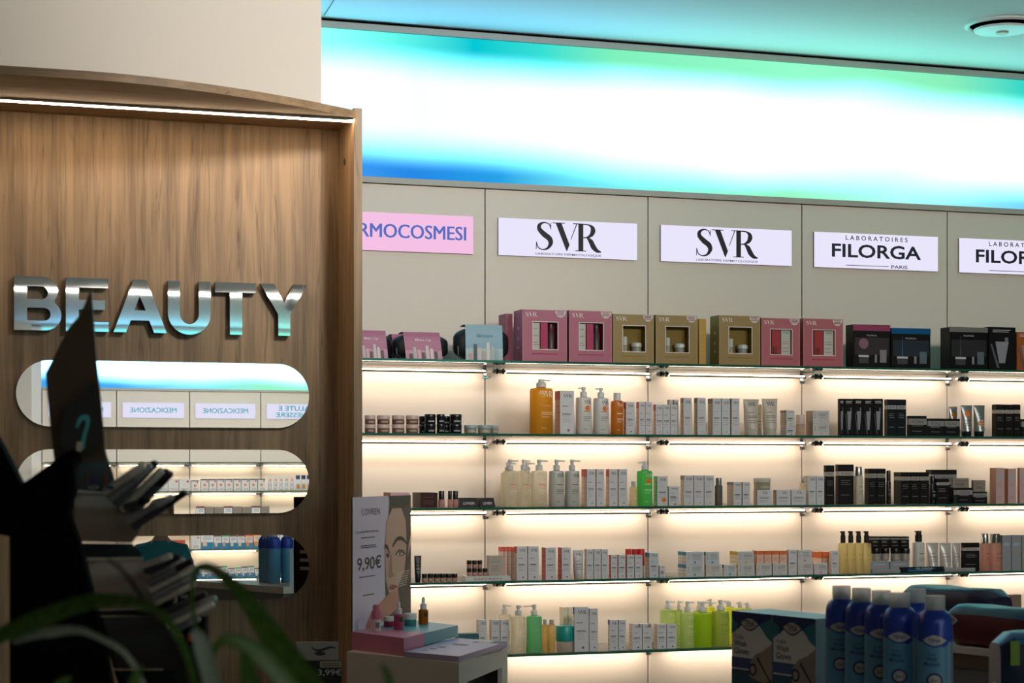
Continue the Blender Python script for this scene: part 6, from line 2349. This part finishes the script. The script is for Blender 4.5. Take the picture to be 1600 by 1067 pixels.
def leaf(ctrl, widths, mat, roll=0.3):
    """strap leaf: ctrl (column, row, depth), widths in pixels; folded along its midrib"""
    n = 5
    P = []
    for i in range(len(ctrl) - 1):
        p0, p1, p2, p3 = ctrl[max(i - 1, 0)], ctrl[i], ctrl[i + 1], ctrl[min(i + 2, len(ctrl) - 1)]
        for k in range(n + (i == len(ctrl) - 2)):
            t = k / n
            f = lambda a, b, c, d: 0.5 * (2 * b + (c - a) * t + (2 * a - 5 * b + 4 * c - d) * t * t + (3 * b - a - 3 * c + d) * t ** 3)
            P.append((f(p0[0], p1[0], p2[0], p3[0]), f(p0[1], p1[1], p2[1], p3[1]), f(p0[2], p1[2], p2[2], p3[2]), widths[i] * (1 - t) + widths[i + 1] * t))
    W3 = [pt(a, b, c) for a, b, c, _ in P]
    vs = []
    view = Vector((SN, CS, 0))
    for i, p in enumerate(W3):
        tg = (W3[min(i + 1, len(W3) - 1)] - W3[max(i - 1, 0)]).normalized()
        sd = tg.cross(view).normalized()
        sd = (sd * math.cos(roll) + view * math.sin(roll))
        nm = tg.cross(sd)
        hw = P[i][3] / F_PX * P[i][2] / 2 * 0.85
        c = p - base
        vs += [tuple(c - sd * hw + nm * hw * 0.25), tuple(c), tuple(c + sd * hw + nm * hw * 0.25)]
    fs = []
    N0 = len(vs)
    for i in range(len(W3) - 1):
        for j in (0, 1):
            a = 3 * i + j
            fs.append((a, a + 1, a + 4, a + 3))
    lo = [(x, y_, z - 0.0012) for x, y_, z in vs]
    fs2 = fs + [tuple(k + N0 for k in q[::-1]) for q in fs]
    MB().add(vs + lo, fs2, mat, True).build('leaf', plant)


leaf([(330, 1480, 1.2), (310, 1100, 1.15), (258, 962, 1.15), (160, 936, 1.2), (60, 965, 1.25), (-40, 1010, 1.3)], [10, 12, 16, 26, 34, 20], LG)
leaf([(326, 1480, 1.2), (230, 1080, 1.2), (150, 992, 1.22), (80, 985, 1.25), (20, 1000, 1.28)], [8, 8, 8, 18, 8], LP)
leaf([(332, 1480, 1.2), (322, 1100, 1.3), (300, 930, 1.35), (318, 884, 1.35), (370, 918, 1.3), (430, 1000, 1.25), (500, 1090, 1.2), (540, 1180, 1.15)], [6, 8, 7, 12, 22, 46, 40, 10], LG)
leaf([(334, 1480, 1.2), (345, 1150, 1.2), (318, 1010, 1.18), (300, 985, 1.18)], [20, 40, 34, 10], LP)
leaf([(336, 1480, 1.2), (330, 1120, 1.2), (338, 1008, 1.2), (390, 1010, 1.2), (450, 1070, 1.2), (500, 1160, 1.2)], [8, 10, 14, 30, 36, 12], LG)
leaf([(338, 1480, 1.2), (400, 1200, 1.1), (395, 1080, 1.1), (380, 1020, 1.1)], [20, 60, 50, 12], LG)
leaf([(340, 1480, 1.2), (560, 1180, 1.1), (608, 1080, 1.1), (597, 1036, 1.1)], [12, 26, 20, 5], LG)
leaf([(328, 1480, 1.2), (240, 1160, 1.1), (212, 1075, 1.1), (222, 1040, 1.1)], [14, 36, 26, 6], LG)
leaf([(330, 1480, 1.2), (150, 1150, 1.15), (90, 1078, 1.15), (112, 1058, 1.15)], [12, 22, 16, 5], LG)
leaf([(334, 1480, 1.2), (300, 1100, 1.22), (262, 1000, 1.22), (200, 900, 1.22), (168, 872, 1.22)], [6, 7, 7, 6, 3], M('#0f0d0a', 0.6))
tag(plant, 'strap leaved potted plant blurred at the bottom left', 'plant')
# ================================================================== seen only in the mirrors
def vpt(u, v, dep):
    """real point whose mirror image shows at u, v at the virtual depth dep"""
    p = pt(u, HOR + (v - 796.0), dep)
    return Vector((p.x, 2 * YM - p.y, p.z))


# dark poster
p = vpt(480, 930, 14.4)
ps_ = empty('poster_stand', (p.x, p.y, 0), math.pi)
ztop = vpt(480, 787, 14.4).z
MB().box(-0.32, -0.062, -0.008, 0.008, 0.60, ztop, M('#070404', 0.8, 0, 0.02)).build('poster_panel', ps_)
MB().box(-0.31, -0.072, -0.02, 0.02, 0, 0.6005, M('#1a1616', 0.5)).build('stand_foot', ps_)
m = MB()
hz_ = vpt(480, 855, 14.4).z
for k in range(4):
    m.add([(-0.110 - 0.022 * k + dx, -0.0086, hz_ + dz + 0.02 * (k % 2)) for dx, dz in ((0.0, 0.07), (-0.012, 0.07), (-0.030, -0.02), (-0.020, -0.04), (-0.010, -0.03))], [(0, 1, 2, 3, 4)], M('#8a6a5c', 0.6))
tz = vpt(480, 888, 14.4).z
for k in range(3):
    m.rect(-0.26, -0.095, tz - 0.035 * k, tz - 0.035 * k + 0.014, -0.0086, M('#6f6663', 0.6))
m.build('poster_print', ps_)
tag(ps_, 'dark poster panel at the right end of the lowest mirror', 'poster')


# shopper in a teal knit jumper, seen from behind in the mirrors
def skinned(name, pts, edges, radii, mat, parent, sub=2):
    me = bpy.data.meshes.new(name)
    me.from_pydata([tuple(p) for p in pts], edges, [])
    o = bpy.data.objects.new(name, me)
    COL.objects.link(o)
    md = o.modifiers.new('skin', 'SKIN')
    md.use_smooth_shade = True
    for i, d in enumerate(me.skin_vertices[0].data):
        r = radii[i]
        d.radius = (r, r) if not isinstance(r, tuple) else r
        d.use_root = (i == 0)
    s2 = o.modifiers.new('sub', 'SUBSURF')
    s2.levels = s2.render_levels = sub
    me2 = bpy.data.meshes.new_from_object(o.evaluated_get(bpy.context.evaluated_depsgraph_get()))
    bpy.data.objects.remove(o)
    me2.materials.clear()
    me2.materials.append(mat)
    for p_ in me2.polygons:
        p_.use_smooth = True
        p_.material_index = 0
    return link(me2, name, parent)


hp_ = vpt(252, 800, 11.6)
per = empty('person', (hp_.x, hp_.y, 0), math.radians(200))
per.scale = (0.875, 0.875, 0.875)
SK = M('#b98a6e', 0.5)
TL = M('#2f7a86', 0.85)
body = [(0, 0, 0.86), (0, 0.0, 1.02), (0, 0.01, 1.18), (0, 0.0, 1.30), (0, -0.005, 1.375), (0, -0.01, 1.44),
        (0.15, 0, 1.31), (0.21, 0.01, 1.10), (0.20, -0.10, 0.90), (0.19, -0.16, 0.84),
        (-0.15, 0, 1.31), (-0.21, 0.01, 1.10), (-0.20, -0.10, 0.90), (-0.19, -0.16, 0.84),
        (0.09, 0, 0.80), (0.10, -0.01, 0.46), (0.10, 0.02, 0.10), (0.10, -0.05, 0.05), (0.10, -0.15, 0.035),
        (-0.09, 0, 0.80), (-0.10, -0.01, 0.46), (-0.10, 0.02, 0.10), (-0.10, -0.05, 0.05), (-0.10, -0.15, 0.035)]
ed = [(0, 1), (1, 2), (2, 3), (3, 4), (4, 5), (3, 6), (6, 7), (7, 8), (8, 9), (3, 10), (10, 11), (11, 12), (12, 13), (0, 14), (14, 15), (15, 16), (16, 17), (17, 18), (0, 19), (19, 20), (20, 21), (21, 22), (22, 23)]
rd = [(0.15, 0.11), (0.13, 0.10), (0.15, 0.11), (0.13, 0.10), 0.055, 0.052, 0.062, 0.048, 0.036, 0.030, 0.062, 0.048, 0.036, 0.030,
      0.088, 0.060, 0.042, 0.042, 0.035, 0.088, 0.060, 0.042, 0.042, 0.035]
bo = skinned('body', body, ed, rd, SK, per)
# clothes: coloured regions of the continuous body
bo.data.materials.append(TL)
bo.data.materials.append(M('#23252c', 0.8))
bo.data.materials.append(M('#1a1614', 0.6))
for p_ in bo.data.polygons:
    z = p_.center.z
    hand = abs(p_.center.x) > 0.14 and p_.center.y < -0.13 and z < 0.90
    p_.material_index = 3 if z < 0.09 else (0 if hand or z > 1.375 else (1 if z > 0.90 or abs(p_.center.x) > 0.165 else 2))
# head with face, ears, hair
hd_ = MB()
rings = []
for z, rx, ry, yo in ((-0.115, 0.035, 0.04, -0.03), (-0.10, 0.050, 0.062, -0.018), (-0.06, 0.064, 0.082, -0.008), (0.0, 0.073, 0.094, 0.0), (0.05, 0.074, 0.096, 0.004), (0.085, 0.062, 0.080, 0.006), (0.11, 0.036, 0.046, 0.006), (0.118, 0.010, 0.012, 0.006)):
    rings.append([(rx * math.cos(2 * math.pi * i / 20), yo + ry * math.sin(2 * math.pi * i / 20) * (1 if math.sin(2 * math.pi * i / 20) > 0 else 0.94), 1.545 + z) for i in range(20)])
hd_.loft(rings, SK)
hd_.rod((0, -0.086, 1.565), (0, -0.112, 1.522), 0.008, 0.015, SK, 10)
for s in (-1, 1):
    hd_.rod((s * 0.070, 0.005, 1.535), (s * 0.082, 0.012, 1.555), 0.016, 0.020, SK, 10)
    hd_.lathe([(0.001, 1.549), (0.012, 1.556), (0.001, 1.563)], M('#e6e0da', 0.3), 10, s * 0.030, -0.082)
    hd_.lathe([(0.001, 1.551), (0.006, 1.556), (0.001, 1.561)], M('#2a1c14', 0.3), 8, s * 0.030, -0.090)
hd_.rod((-0.022, -0.088, 1.492), (0.022, -0.088, 1.492), 0.006, 0.006, M('#9a5a50', 0.5), 8)
hdo = hd_.build('head', per)
hr = MB()
rings = []
for z, k in ((-0.13, 0.80), (-0.08, 1.0), (-0.02, 1.12), (0.05, 1.12), (0.09, 1.1), (0.118, 0.8), (0.132, 0.25)):
    rx, ry = 0.076 * k, 0.098 * k
    cut = -0.045 if z < 0.055 else -0.2
    rings.append([(rx * math.cos(2 * math.pi * i / 24), max(cut, 0.008 + ry * math.sin(2 * math.pi * i / 24)), 1.545 + z) for i in range(24)])
hr.loft(rings, M('#8a5c3c', 0.6))
hr.build('hair', per)
for s in (-1, 1):
    h = MB()
    c_ = Vector((s * 0.188, -0.175, 0.825))
    h.loft([[(c_.x + a_ * math.cos(2 * math.pi * i / 10), c_.y + 0.03 - 0.028 * k, c_.z - 0.022 * k + b_ * math.sin(2 * math.pi * i / 10)) for i in range(10)] for k, a_, b_ in ((0, 0.024, 0.020), (1, 0.034, 0.016), (2, 0.038, 0.015), (3, 0.036, 0.013))], SK)
    for j, L in enumerate((0.058, 0.068, 0.064, 0.050)):
        o_ = c_ + Vector((0.027 - 0.018 * j, -0.054, -0.068))
        h.rod(o_, o_ + Vector((0, -0.012, -L * 0.5)), 0.0085, 0.008, SK, 8)
        h.rod(o_ + Vector((0, -0.012, -L * 0.5)), o_ + Vector((0, -0.002, -L)), 0.008, 0.006, SK, 8)
    h.rod(c_ + Vector((-s * 0.030, -0.02, -0.03)), c_ + Vector((-s * 0.050, -0.04, -0.062)), 0.010, 0.007, SK, 8)
    h.build('hand', per)
tag(per, 'person in a teal knit jumper and dark trousers, glimpsed in the mirrors', 'person')
